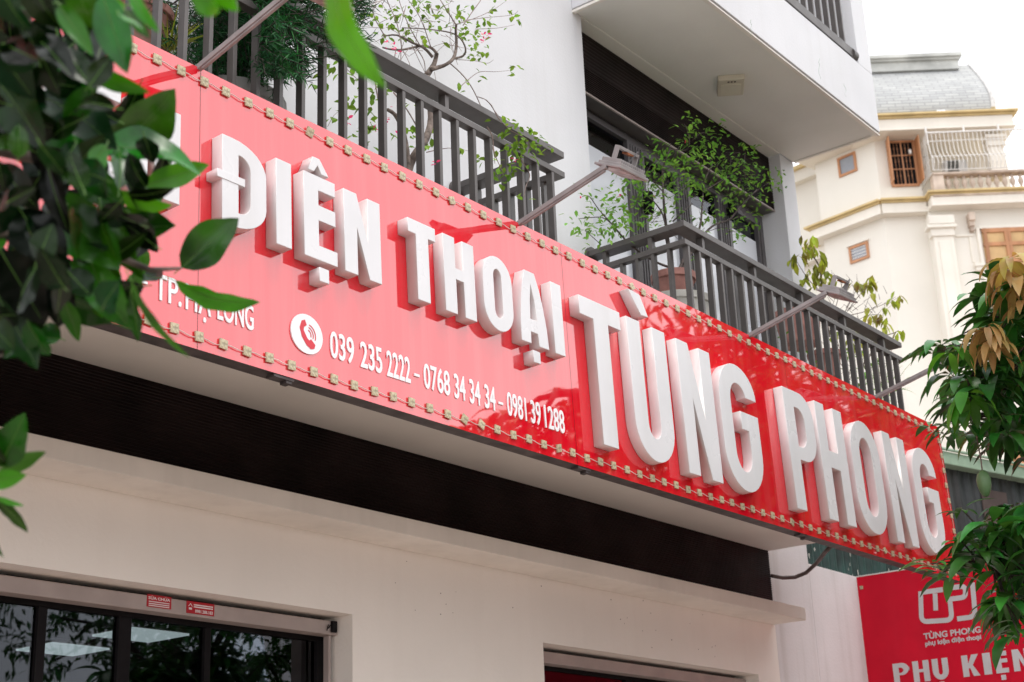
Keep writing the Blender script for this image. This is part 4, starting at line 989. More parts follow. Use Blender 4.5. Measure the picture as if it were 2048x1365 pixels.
# bougainvillea
BG = thing('bougainvillea', tuple(at(815, 330, 1, YB))[:2] + (2.75,), 'bare twisted bougainvillea with sparse light leaves and red flowers', 'plant')
tr_ = MB(); K5 = (560, 0, 4.096)
branches(tr_, [([(1030, 1500), (1070, 1340), (1120, 1250), (1200, 1130), (1240, 960), (1215, 780), (1200, 620)], .024, .019), ([(1200, 620), (1230, 580), (1265, 520), (1285, 440)], .018, .012),
  ([(1240, 570), (1310, 550), (1360, 530), (1420, 480), (1445, 380), (1440, 250), (1445, 200)], .013, .007), ([(1410, 485), (1500, 460), (1520, 400), (1480, 320), (1400, 270), (1200, 240), (1000, 230)], .007, .003),
  ([(1290, 450), (1240, 395), (1150, 380), (1000, 410), (900, 405), (840, 390)], .009, .004), ([(1250, 470), (1180, 395), (1080, 350), (960, 290), (850, 298)], .009, .004),
  ([(1050, 1450), (1040, 1250), (1000, 1050), (940, 940), (880, 900)], .018, .010), ([(1080, 1370), (1060, 1300), (1000, 1100)], .01, .006)], YB, *K5, dy=.03)
tr_.build('trunk', M['bark'], BG, smooth=True)
tw = MB()
branches(tw, [([(1380, 510), (1480, 600), (1560, 700), (1640, 860), (1700, 1040), (1750, 1250), (1760, 1340)], .004, .002), ([(1480, 710), (1560, 640), (1640, 590), (1760, 590), (1880, 580)], .0025, .0012),
  ([(1500, 210), (1560, 120), (1640, 10), (1660, -40)], .003, .002), ([(1450, 200), (1600, 150), (1750, 80), (1850, 10)], .0025, .001), ([(1500, 170), (1700, 145), (1900, 125), (1950, 90)], .002, .001),
  ([(1440, 490), (1600, 500), (1700, 520), (1750, 490)], .002, .001), ([(1600, 240), (1780, 232), (1920, 205)], .002, .001), ([(1000, 410), (960, 200), (900, 60), (860, -40)], .003, .002),
  ([(1150, 380), (1050, 200), (980, 20), (960, -60)], .003, .002), ([(1240, 400), (1150, 150), (1050, 0)], .003, .0015), ([(1445, 210), (1350, 60), (1300, -20)], .004, .002), ([(860, 300), (760, 100), (850, -10)], .003, .0015),
  ([(950, 400), (930, 560), (955, 640)], .003, .0015), ([(990, 410), (985, 600), (940, 590)], .003, .0015), ([(1620, 795), (1700, 830), (1780, 940), (1900, 1060), (1990, 1130)], .003, .0015),
  ([(1040, 900), (1100, 1000), (1130, 1060), (1200, 1130)], .004, .003), ([(780, 670), (800, 800), (830, 900)], .004, .003), ([(540, 560), (680, 690), (700, 620)], .002, .0012), ([(390, 1040), (440, 950), (500, 900)], .0015, .001),
  ([(1000, 400), (1060, 520), (1080, 620)], .002, .001), ([(1120, 400), (1180, 500), (1190, 620)], .003, .002), ([(1080, 370), (1150, 520), (1190, 600)], .002, .001), ([(1200, 1250), (1380, 1215), (1560, 1240)], .003, .001),
  ([(1265, 590), (1290, 740), (1300, 830)], .0015, .001), ([(930, 760), (1040, 900), (1110, 1020)], .004, .003), ([(1700, 980), (1780, 1000), (1830, 960)], .0015, .001)], YB, *K5, dy=.06)
for _ in range(70):
    a, b = ru(760, 1520), ru(-40, 420); q = ru(60, 200); th = ru(0, 6.28); branches(tw, [([(a, b), (a + q * .5 * math.cos(th) + ru(-20, 20), b + q * .5 * math.sin(th)), (a + q * math.cos(th), b + q * math.sin(th))], .0017, .001)], YB, *K5, dy=.08)
K5b = (860, 200, 6.827)
branches(tw, [([(1230, 800), (1340, 970), (1360, 1060), (1310, 1180), (1280, 1340)], .003, .0015), ([(780, 370), (850, 500), (880, 730), (980, 960), (1000, 1030)], .003, .0015), ([(760, 0), (840, 80), (920, 230), (1000, 330), (1100, 420), (1250, 500), (1330, 560), (1370, 680)], .003, .002)], 4.31, *K5b, dy=.02)
tw.build('twigs', M['twig'], BG)
lf = MB()
clusters(lf, [(960, 230, 8), (1100, 180, 20), (1150, 60, 8), (1230, 90, 8), (1400, 120, 12), (1450, 150, 10), (1540, 260, 20), (1600, 330, 16), (1620, 400, 10), (1590, 480, 8), (1660, 210, 8), (1740, 80, 4), (1820, 40, 6), (1910, 120, 5), (1920, 200, 4),
  (1480, 260, 10), (1000, 150, 8), (940, 140, 6), (1150, 310, 4), (1060, 320, 3), (1340, 60, 6), (1080, 20, 6), (900, 20, 5), (760, 90, 5), (800, 180, 6), (830, 300, 6), (1200, 200, 6), (1300, 210, 4), (1560, 20, 3), (1020, 260, 5), (700, 20, 6), (740, 160, 6)], YB, *K5, .042, .64, spread=.045)
clusters(lf, [(1930, 570, 8), (1480, 690, 5), (1600, 660, 2), (1340, 360, 1), (430, 540, 10), (290, 670, 5), (400, 650, 3), (600, 610, 3), (700, 590, 6), (640, 770, 5), (590, 860, 4), (500, 900, 10), (720, 920, 8), (760, 1030, 8), (680, 1000, 4), (640, 1060, 4), (740, 1190, 5), (790, 760, 10), (840, 740, 8),
  (920, 1150, 5), (1060, 1020, 4), (1080, 1150, 5), (1090, 880, 5), (1230, 1100, 8), (1220, 1180, 3), (1400, 1230, 2), (1500, 1220, 2), (1650, 1260, 4), (1650, 1310, 3), (1750, 1270, 3)], YB, *K5, .05, .66, spread=.04)
clusters(lf, [(1000, 250, 4), (950, 350, 5), (1050, 390, 4), (1200, 480, 16), (1120, 600, 14), (1300, 700, 12), (1200, 770, 8), (1400, 680, 8), (1430, 540, 4), (1580, 590, 6), (1050, 900, 6), (1130, 930, 5), (1030, 1080, 14), (1270, 1330, 4), (1240, 580, 10), (1320, 480, 6)], 4.29, *K5b, .042, .62, dy=.05, spread=.036)
lf.build('foliage', M['boug'], BG, fix=False)
fl = MB()
clusters(fl, [(380, 330, 6), (460, 360, 8), (765, 590, 8), (915, 400, 7), (1690, 300, 6), (1670, 335, 6), (1145, 735, 3), (945, 875, 3), (890, 970, 3), (565, 1005, 3), (785, 1080, 4), (960, 1090, 1), (880, 380, 4)], YB - .1, *K5, .026, .6, spread=.02, dy=.04, droop=0)
clusters(fl, [(1150, 810, 5), (60, 860, 4)], 4.28, *K5b, .022, .6, spread=.012, dy=.02, droop=0)
for c_i in range(0, len(fl.f), 1): pass
def split_clusters(mb, name, mt, parent, per):
    k = 0
    for n_ in per:
        q = MB(); nv = n_ * 12; q.v = mb.v[k:k + nv]; q.f = [[i - k for i in f] for f in mb.f if k <= f[0] < k + nv]; q.m = [0] * len(q.f); k += nv
        q.build(name, mt, parent, fix=False)
split_clusters(fl, 'flower', M['flower'], BG, [6, 8, 8, 7, 6, 6, 3, 3, 3, 3, 4, 1, 4, 5, 4])
def pot(c, r, h, mt, label, group=None, rim=.04, fl=.8, name='plant_pot', cat='pot', sx=1):
    P_ = thing(name, c, label, cat, group); m = MB()
    m.lathe(c, [(r * fl * .9, 0), (r * fl, .01), (r, h - rim), (r + .015, h - rim + .003), (r + .018, h), (r - .012, h), (r - .02, h - .03)], 28, sx=sx); m.build('body', mt, P_, smooth=False, bevel=.003)
    m = MB(); m.lathe((c[0], c[1], c[2] + h - .035), [(r - .021, 0), (r - .022, .012)], 24, sx=sx); m.build('soil', M['soil'], P_); return P_
pot((4.93, 4.78, 2.76), .16, .28, M['terracotta'], 'terracotta pot of the bougainvillea behind the left railing', 'balcony plant pots')
# dark needle-leaved conifer at the top left
cx = at(450, 130, 1, 4.82)
pot((cx.x, 4.80, 3.0), .26, .42, M['greypot'], 'large round grey pot under the dark conifer, behind the left railing', 'balcony plant pots', rim=.06)
CF = thing('conifer', (cx.x, 4.8, 3.4), 'dense dark green needle-leaved conifer in the grey pot', 'tree')
tr_ = MB(); tr_.tube([(cx.x, 4.8, 3.35), (cx.x + .05, 4.8, 3.7), (cx.x + .02, 4.82, 4.2), (cx.x - .05, 4.8, 4.8)], .04, .015, n=8)
nd = MB()
K3 = (0, 0, 2.926)
for _ in range(1150):
    if rnd() < .6: u, v = ru(395, 600), ru(-60, 150)
    else: u, v = ru(300, 745), ru(-90, 200)
    if u > 560: v = min(v, 150 - (u - 560) * .15 + ru(-20, 25)) if u < 620 else ru(-20, 105) if rnd() < .8 else ru(60, 150)
    if 620 < u and v > 125 - (u - 620) * .3: continue
    if v > 175 and not (540 < u < 660 or u < 420): continue
    yy = 4.82 + ru(-.30, .22) if u < 520 else ru(4.2, 4.6)
    c = at(u, v, 1, yy); ax = Vector((c.x - cx.x, (c.y - 4.82), (c.z - 3.9))) + rvec() * .25; ax.z += .02; ax.normalize()
    ln = ru(.07, .14); nn = 15
    tr_.tube([c - ax * ln, c + ax * ln * .3], .0022, n=3, caps=False)
    for k in range(nn):
        p = c - ax * ln + ax * ln * 1.3 * k / nn; o_ = rvec(); o_ = (o_ - ax * o_.dot(ax)).normalized()
        nd.leaf(p, ax * .75 + o_ * .8, rvec(), ru(.045, .07), .0065, droop=.12, seg=2, fold=.1)
for _ in range(14):
    u, v = ru(300, 700), ru(-60, 130); e = at(u, v, 1, 4.82 + ru(-.1, .1)); tr_.tube([(cx.x, 4.8, ru(3.6, 4.5)), Vector((cx.x, 4.8, 4.1)) * .4 + e * .6 + Vector((0, 0, .05)), e], .010, .004, n=5)
tr_.build('trunk', M['darkbark'], CF, smooth=True); nd.build('needles', M['needle'], CF, fix=False)
# pot and spiky plant at far left behind the railing
c = at(262, 40, 1, 4.75); pot((c.x, 4.75, c.z - .35), .17, .38, M['terracotta'], 'reddish pot at the far left behind the railing, half hidden by leaves', 'balcony plant pots')
SPK = thing('spiky_plant', tuple(at(340, 105, 1, 4.6)), 'small grassy plant with long green blades beside the grey pot', 'plant'); m = MB()
for _ in range(34):
    b = at(ru(332, 352), ru(95, 110), 1, 4.6 + ru(-.04, .04)); m.leaf(b, Vector((ru(-.8, .9), ru(-.5, .5), ru(.5, 1.3))), Vector((0, -1, .3)), ru(.12, .24), .010, droop=.7, seg=5)
m.build('blades', M['droopy'], SPK, fix=False)
# rose-like shrub in its pots in front of the door
KR = (1120, 220, 4.265); YR = 4.80
def more(l, f): return [(a, b, int(n * f + .5)) for a, b, n in l]
RS = thing('potted_shrub', tuple(at(1345, 560, 1, YR)), 'tall leafy shrub with thin stems rising behind the railing corner', 'plant')
tr_ = MB()
branches(tr_, [([(975, 1440), (940, 1250), (910, 1100), (905, 1000), (890, 850), (880, 700), (875, 520), (900, 430), (935, 340), (940, 290)], .013, .004),
  ([(960, 1440), (945, 1250), (920, 1080), (900, 980), (860, 860), (770, 750)], .010, .004), ([(985, 1430), (1100, 1180), (1190, 1010), (1210, 850), (1220, 700), (1235, 600), (1300, 470)], .011, .004),
  ([(1000, 1430), (1130, 1200), (1240, 1050), (1330, 975), (1440, 940), (1530, 840), (1620, 740), (1680, 680)], .010, .004), ([(965, 950), (1040, 880), (1130, 800)], .006, .003),
  ([(935, 340), (1000, 340), (1075, 345), (1105, 290), (1090, 190), (1060, 120)], .004, .002), ([(1130, 260), (1200, 200), (1260, 200)], .003, .002), ([(1600, 640), (1570, 520), (1580, 360)], .004, .002),
  ([(950, 1350), (800, 1290), (620, 1170), (540, 1090), (480, 1020), (420, 950), (330, 850), (250, 740), (190, 740)], .009, .002), ([(540, 1090), (390, 930), (260, 920), (160, 930)], .004, .002), ([(350, 1150), (260, 1070), (215, 1030)], .003, .002),
  ([(600, 1120), (600, 900), (590, 700), (580, 600)], .004, .002), ([(1470, 1010), (1540, 1010), (1590, 1010)], .002, .001), ([(1240, 1050), (1400, 1000), (1540, 1080)], .003, .001), ([(880, 700), (800, 620), (740, 600)], .004, .002),
  ([(1220, 700), (1350, 620), (1460, 560), (1540, 520), (1600, 560)], .005, .002), ([(1440, 940), (1600, 880), (1560, 760)], .003, .001), ([(875, 520), (1000, 470), (1100, 440)], .004, .002), ([(1620, 740), (1750, 640), (1850, 610)], .003, .001)], YR, *KR, dy=.05)
for _ in range(60):
    a, b = ru(700, 1650), ru(350, 1050); q = ru(60, 180); th = ru(0, 6.28); branches(tr_, [([(a, b), (a + q * .5 * math.cos(th), b + q * .5 * math.sin(th) + 8), (a + q * math.cos(th), b + q * math.sin(th))], .002, .001)], YR, *KR, dy=.08)
tr_.build('stems', M['darkbark'], RS, smooth=True)
lf = MB()
clusters(lf, more([(1050, 110, 8), (1090, 170, 6), (1190, 160, 12), (1250, 210, 14), (1300, 230, 12), (1330, 310, 8), (1180, 280, 8), (1150, 350, 8), (1200, 380, 8), (960, 330, 8), (1000, 340, 6), (880, 330, 5), (790, 400, 8), (830, 440, 12), (760, 480, 10), (850, 500, 12), (950, 400, 14), (1000, 470, 14), (1070, 440, 12), (980, 540, 16), (1050, 560, 14),
  (900, 560, 8), (940, 620, 14), (1020, 640, 14), (1100, 640, 12), (1130, 580, 8), (1210, 560, 14), (1270, 600, 12), (1200, 470, 10), (1290, 450, 14), (1330, 520, 14), (1400, 480, 14), (1370, 560, 10), (1440, 580, 14), (1500, 520, 14), (1540, 480, 10), (1560, 560, 10), (1480, 640, 10), (1580, 640, 8), (1620, 590, 10), (1700, 600, 12), (1780, 590, 10),
  (1830, 600, 8), (1850, 640, 4), (1560, 440, 8), (1610, 420, 6), (1570, 350, 6), (1620, 350, 5), (1680, 770, 10), (1640, 720, 8), (1600, 680, 6), (1480, 720, 5), (1430, 760, 4), (600, 580, 8), (640, 640, 16), (700, 660, 14), (580, 640, 8), (620, 700, 8), (690, 720, 10), (800, 760, 8), (880, 760, 10), (860, 820, 8), (740, 830, 6), (780, 900, 5),
  (930, 790, 5), (1250, 700, 8), (1170, 690, 6), (480, 780, 6), (380, 690, 6), (430, 700, 3), (330, 740, 2), (260, 760, 3), (210, 740, 4), (160, 930, 8), (240, 930, 8), (180, 1010, 8), (270, 900, 6), (330, 970, 14), (390, 940, 10), (460, 920, 10), (520, 900, 8), (430, 850, 10), (520, 960, 10), (480, 1000, 8), (580, 930, 6), (340, 1080, 8),
  (380, 1100, 6), (540, 1040, 8), (640, 980, 6), (700, 1000, 5), (720, 960, 5), (820, 1120, 6), (770, 1150, 3), (1150, 940, 6), (1160, 990, 3), (1250, 930, 6), (1300, 900, 4), (1390, 820, 14), (1400, 880, 10), (1470, 790, 4), (1560, 920, 8), (1630, 900, 6), (1540, 1010, 8), (1520, 1060, 5), (1470, 1010, 4), (1560, 1090, 3),
  (820, 980, 6), (900, 900, 4), (1000, 900, 4), (1060, 930, 4), (630, 1200, 4), (1100, 1250, 3)], 1.45), YR, *KR, .050, .44, dy=.16, spread=.058, droop=.35)
lf.build('foliage', M['rose'], RS, fix=False)
m = MB(); clusters(m, [(515, 725, 4), (175, 742, 3), (1075, 265, 3), (800, 735, 2)], YR, *KR, .025, .6, spread=.01, dy=.02); m.build('buds', M['flower'], RS, fix=False)
c = at(1347, 560, 1, YR); pot((c.x, YR, c.z - .17), .135, .20, M['terracotta'], 'pinkish clay pot holding the tall shrub, set in the white planter', 'balcony plant pots', rim=.05)
pot((c.x + .02, YR + .01, 2.76), .24, c.z - .16 - 2.76, M['whitepot'], 'big round white planter under the tall shrub behind the railing corner', 'balcony plant pots', rim=.05, fl=.85)
# drooping sparse sapling at the right end of the balcony
KD = (1548, 440, 2.73); YD = 4.85; K2 = (1400, 540, 4.655)
DS = thing('sapling', tuple(at(1660, 700, 1, YD)), 'sparse sapling with drooping yellow green leaves at the right railing end', 'tree')
tr_ = MB()
branches(tr_, [([(300, 640), (280, 500), (265, 415), (258, 320), (245, 250), (200, 180), (170, 130)], .013, .004), ([(265, 400), (200, 340), (150, 270), (120, 220)], .004, .002), ([(300, 640), (330, 500), (350, 420), (330, 340), (310, 320)], .005, .002),
  ([(320, 640), (400, 480), (440, 400), (470, 360)], .005, .002), ([(480, 800), (540, 720), (600, 640), (650, 620), (680, 605)], .008, .003), ([(430, 560), (520, 520), (580, 520)], .003, .002), ([(420, 520), (500, 500), (600, 460), (665, 420)], .004, .002),
  ([(520, 560), (590, 540), (600, 500), (640, 470)], .003, .001), ([(480, 800), (440, 700), (440, 640)], .004, .002), ([(400, 500), (460, 420), (530, 340)], .004, .002)], YD, *KD, dy=.04)
for _ in range(46):
    a, b = ru(300, 620), ru(330, 560); q = ru(30, 90); th = ru(-2.6, -.5); branches(tr_, [([(a, b), (a + q * .5 * math.cos(th), b + q * .5 * math.sin(th)), (a + q * math.cos(th), b + q * math.sin(th))], .0025, .0012)], YD, *KD, dy=.06)
tr_.build('trunk', M['bark'], DS, smooth=True)
lf = MB()
clusters(lf, [(190, 120, 8), (210, 150, 6), (120, 210, 6), (160, 160, 4), (250, 190, 5), (245, 240, 7), (280, 280, 8), (200, 290, 8), (230, 330, 8), (160, 350, 6), (190, 380, 6), (310, 320, 5), (480, 360, 5), (535, 320, 8), (525, 345, 4), (450, 330, 3), (665, 410, 8), (530, 420, 3), (520, 500, 5), (580, 520, 10), (600, 560, 6), (590, 490, 3),
  (680, 605, 4), (560, 640, 5), (440, 640, 8), (430, 660, 6), (470, 690, 4), (455, 610, 4), (330, 620, 5)], YD, *KD, .115, .44, dy=.1, spread=.04, droop=1.3, wide=.45)
lf.build('foliage', M['droopy'], DS, fix=False)
# pots and low plants seen through the right railing
c1, c2, c3 = at(1590, 655, 1, 4.75), at(1648, 700, 1, 4.8), at(1700, 735, 1, 4.8)
pot((c1.x, 4.72, c1.z - .16), .17, .26, M['terracotta'], 'wide brown clay pot seen between balusters under the third floodlight', 'balcony plant pots')
pot((c2.x, 4.8, c2.z - .25), .12, .22, M['terracotta'], 'smaller red pot seen between balusters below the sapling', 'balcony plant pots')
pot((c3.x, 4.85, 2.76), .18, .34, M['whitepot'], 'white pot low behind the right end of the railing', 'balcony plant pots')
LP_ = thing('low_plants', tuple(at(1640, 740, 1, 4.85)), 'tangle of thin twigs and dark leaves low behind the right railing', 'plant')
m = MB(); tw = MB()
for _ in range(46):
    u = ru(1545, 1770); v = 640 + (u - 1545) * .45 + ru(-30, 90); clusters(m, [(u, v, 5)], 4.85, 0, 0, 1, .05, .5, spread=.06, dy=.14)
for _ in range(90):
    u = ru(1600, 1780); v = 660 + (u - 1560) * .45 + ru(-50, 90); branches(tw, [([(u, v), (u + ru(-12, 12), v - ru(10, 30)), (u + ru(-25, 25), v - ru(35, 60))], .003, .0015)], 4.85, 0, 0, 1, dy=.1)
m.build('foliage', M['rose'], LP_, fix=False); tw.build('twigs', M['twig'], LP_)
GRS = thing('grass_plant', tuple(at(1775, 770, 1, 4.7)), 'thin arching grass blades at the right end of the railing', 'plant'); m = MB()
for _ in range(40):
    b = at(ru(1745, 1790), ru(780, 815), 1, ru(4.5, 4.8)); m.leaf(b, Vector((ru(-1, 1.2), ru(-.6, .5), ru(.8, 1.8))), Vector((0, -1, .3)), ru(.18, .42), .007, droop=1.1, seg=6)
m.build('blades', M['rose'], GRS, fix=False)

# ------------------------------------------------------------------ mango tree at the right
MG = thing('mango_tree', (10.6, 1.2, G), 'leafy mango tree at the right with copper young leaves and hanging fruit', 'tree')
tk = MB(); tk.tube([(10.9, 1.0, G), (10.8, 1.05, 0), (10.6, 1.2, 1.2), (10.3, 1.4, 2.2), (9.9, 1.6, 3.0), (9.6, 1.8, 3.8)], .16, .05, n=12)
def inpoly(u, v, P):
    c = False; j = len(P) - 1
    for i in range(len(P)):
        if (P[i][1] > v) != (P[j][1] > v) and u < (P[j][0] - P[i][0]) * (v - P[i][1]) / (P[j][1] - P[i][1]) + P[i][0]: c = not c
        j = i
    return c
def whorl(mb, c, n, L, out=None, droop=1.0, spread=.035, w=.27, up=.25, seg=5):
    out = out or Vector((0, 0, .2))
    ph = ru(0, 6.28)
    for k in range(n):
        a = ph + 2.4 * k; d = Vector((math.cos(a), math.sin(a), up + ru(-.35, .35))) + out
        l = L * ru(.7, 1.15); p = c + Vector((math.cos(a), math.sin(a), ru(-1, 1))) * spread * .5
        mb.leaf(p, d, Vector((ru(-.3, .3), ru(-.5, .1), 1)), l, l * w * ru(.85, 1.15), droop=droop * ru(.7, 1.3), fold=.22, seg=seg, wide=.45)
R1 = [(1932, 740), (1938, 690), (1990, 610), (2060, 520), (2500, 380), (2600, 900), (2060, 915), (1990, 915), (1935, 870), (1918, 800)]
R2 = [(1955, 1090), (1960, 1050), (1990, 1022), (2060, 1010), (2500, 1000), (2500, 1330), (2060, 1300), (2030, 1280), (2010, 1200), (1955, 1140)]
mg = MB(); ml = MB(); my = MB(); mc = MB(); n1 = 0
tips = []
def fill(P, n, dmin, dmax, bb, L=.235):
    k = 0
    while k < n:
        u, v = ru(bb[0], bb[1]), ru(bb[2], bb[3])
        if not inpoly(u, v, P): continue
        c = atd(u, v, ru(dmin, dmax)); whorl(mg, c, random.randint(6, 9), L, droop=ru(1.2, 2.2)); tips.append(c); k += 1
fill(R1, 80, 7.7, 9.0, (1880, 2080, 540, 925)); fill(R1, 80, 7.3, 9.4, (2060, 2600, 380, 920))
fill(R2, 40, 7.2, 8.2, (1925, 2080, 1005, 1300)); fill(R2, 50, 7.0, 8.6, (2060, 2500, 1000, 1330))
for (u, v, d, n, L, dr) in [(1884, 690, 10.2, 11, .30, 1.5), (1872, 705, 10.3, 7, .28, 1.5), (1903, 750, 10.3, 8, .28, 1.8), (1925, 700, 10.1, 7, .27, 1.6), (1985, 560, 8.4, 10, .2, 1.0), (1962, 590, 8.4, 8, .22, .9), (1978, 620, 8.4, 9, .2, 1.0), (1890, 868, 8.0, 6, .16, 1.3), (1862, 852, 8.0, 5, .13, 1.0), (1925, 850, 8.1, 8, .2, 1.6),
                           (1880, 1140, 7.4, 9, .17, 1.0), (1862, 1128, 7.4, 6, .15, .8), (1905, 1150, 7.4, 8, .18, 1.3), (1925, 1020, 7.7, 7, .14, .8), (1945, 1125, 7.5, 9, .17, 1.2), (1960, 780, 8.2, 9, .2, 1.4), (2030, 1200, 7.4, 8, .2, 1.6), (2040, 1250, 7.4, 7, .2, 1.8), (1925, 1085, 7.4, 8, .2, 1.0)]:
    c = atd(u, v, d); whorl(mg, c, n, L, droop=dr); tips.append(c)
for (u, v, n, L) in [(1935, 792, 5, .22), (1945, 800, 4, .2), (1900, 700, 4, .18), (2040, 1120, 3, .18), (2012, 1165, 3, .14)]:
    c = atd(u, v, 7.75); whorl(ml, c, n, L, droop=2.6, up=-.2, w=.34)
for (u, v, n, L) in [(1972, 655, 10, .22), (1990, 690, 8, .19), (2022, 520, 11, .24), (2040, 570, 9, .22), (2008, 545, 6, .2), (2055, 610, 6, .22), (1980, 672, 6, .16)]:
    c = atd(u, v, 7.7); whorl(mc if u < 2000 else my if rnd() < .7 else mc, c, n, L, droop=3.2, up=.25, w=.24, seg=6)
fork = [Vector((10.3, 1.4, 2.2)), Vector((9.9, 1.6, 3.0)), Vector((10.6, 1.2, 1.2)), Vector((9.6, 1.8, 3.8))]
subs = []
for (u, v, d, f_) in [(1960, 760, 8.4, 1), (2000, 640, 8.5, 1), (2050, 840, 8.5, 0), (1985, 1110, 7.8, 2), (2040, 1060, 7.9, 2), (2200, 700, 8.5, 1), (2300, 500, 8.5, 3), (2250, 1150, 8, 2), (1930, 830, 8.3, 0), (2060, 560, 8.5, 3)]:
    e = atd(u, v, d); b_ = fork[f_]; md = b_ * .5 + e * .5 + Vector((0, 0, .12)); tk.tube([b_, md, e], .04, .014, n=7); subs.append(e)
for c in tips:
    e = min(subs, key=lambda s: (s - c).length)
    tk.tube([e, (e + c) / 2 + Vector((ru(-.04, .04), ru(-.04, .04), ru(-.05, .03))), c], .008, .004, n=4, caps=False)
tk.build('trunk', M['darkbark'], MG, smooth=True)
mg.build('crown', M['mango'], MG, fix=False, smooth=True); ml.build('pale_leaves', M['mangolight'], MG, fix=False, smooth=True); my.build('yellow_leaves', M['yellowleaf'], MG, fix=False, smooth=True); mc.build('young_leaves', M['copper'], MG, fix=False, smooth=True)
for u, v, s_ in ((1968, 965, 1.0),):
    c = atd(u, v, 7.9); q = MB(); q.lathe(c - Vector((0, 0, .06 * s_)), [(.003, -.02), (.016, -.012), (.028, .01), (.037, .045), (.038, .075), (.030, .105), (.014, .122), (.004, .126)], 18); fo = q.build('fruit', M['fruit'], MG, smooth=True)
    q = MB(); q.tube([c + Vector((0, 0, .065)), c + Vector((.004, 0, .12)), c + Vector((-.01, 0, .25))], .004, n=5); q.build('fruit_stalk', M['twig'], fo)

# ------------------------------------------------------------------ near tree at the left, out of focus
NT = thing('near_tree', tuple(atd(-500, 500, 3.2))[:2] + (G,), 'blurred glossy dark green leaves of a tree close by at the left', 'tree')
nl = MB(); nb_ = MB(); bw = MB()
def pleaf(mb, b, t, wpx, d, roll=0, dz=0.0, bend=.25, wide=.42):
    B_, T_ = atd(b[0], b[1], d), atd(t[0], t[1], d + dz); v = T_ - B_; L = v.length
    view = B_.normalized(); n = (-view + rvec() * .3); n = Matrix.Rotation(math.radians(roll), 3, v.normalized()) @ n
    w = wpx / F_PX * d / max(.35, abs(math.cos(math.radians(roll)))) * 1.05
    dd = v.normalized(); n = (n - dd * n.dot(dd)).normalized(); side = dd.cross(n); S = 12; vs = []; mid = []
    ph, fr_, cu = ru(0, 6), ru(5, 10), ru(-.10, .16) * L; fold = ru(.1, .45); tw_ = ru(-.5, .5)
    for i in range(S + 1):
        q = i / S; ww = w * .5 * (math.sin(math.pi * q ** (math.log(.5) / math.log(wide))) ** .72 * (1 - .12 * max(0, q - .8) * 5) if 0 < q < 1 else .015)
        c = B_ + dd * L * q + n * cu * math.sin(math.pi * q); sd_ = Matrix.Rotation(tw_ * q, 3, dd) @ side; nn = dd.cross(sd_) * -1
        if nn.dot(n) < 0: nn = -nn
        wa, wb = ww * (1 + .07 * math.sin(q * fr_ + ph)), ww * (1 + .07 * math.sin(q * fr_ + ph + 2)); e1, e2 = .10 * ww * math.sin(q * fr_ * 2 + ph), .10 * ww * math.sin(q * fr_ * 2 + ph + 1.5)
        vs += [c - sd_ * wa + nn * (fold * wa + e1), c - sd_ * wa * .5 + nn * (fold * wa * .38), c, c + sd_ * wb * .5 + nn * (fold * wb * .38), c + sd_ * wb + nn * (fold * wb + e2)]
        mid.append(c + nn * .0004)
    mb.add(vs, [(5 * i + j, 5 * i + j + 1, 5 * i + j + 6, 5 * i + j + 5) for i in range(S) for j in range(4)])
    mb.mi = 1; mb.tube([B_ - dd * L * .12 - n * .004] + mid[:-1], .0011, .0003, n=4, caps=False); mb.mi = 0
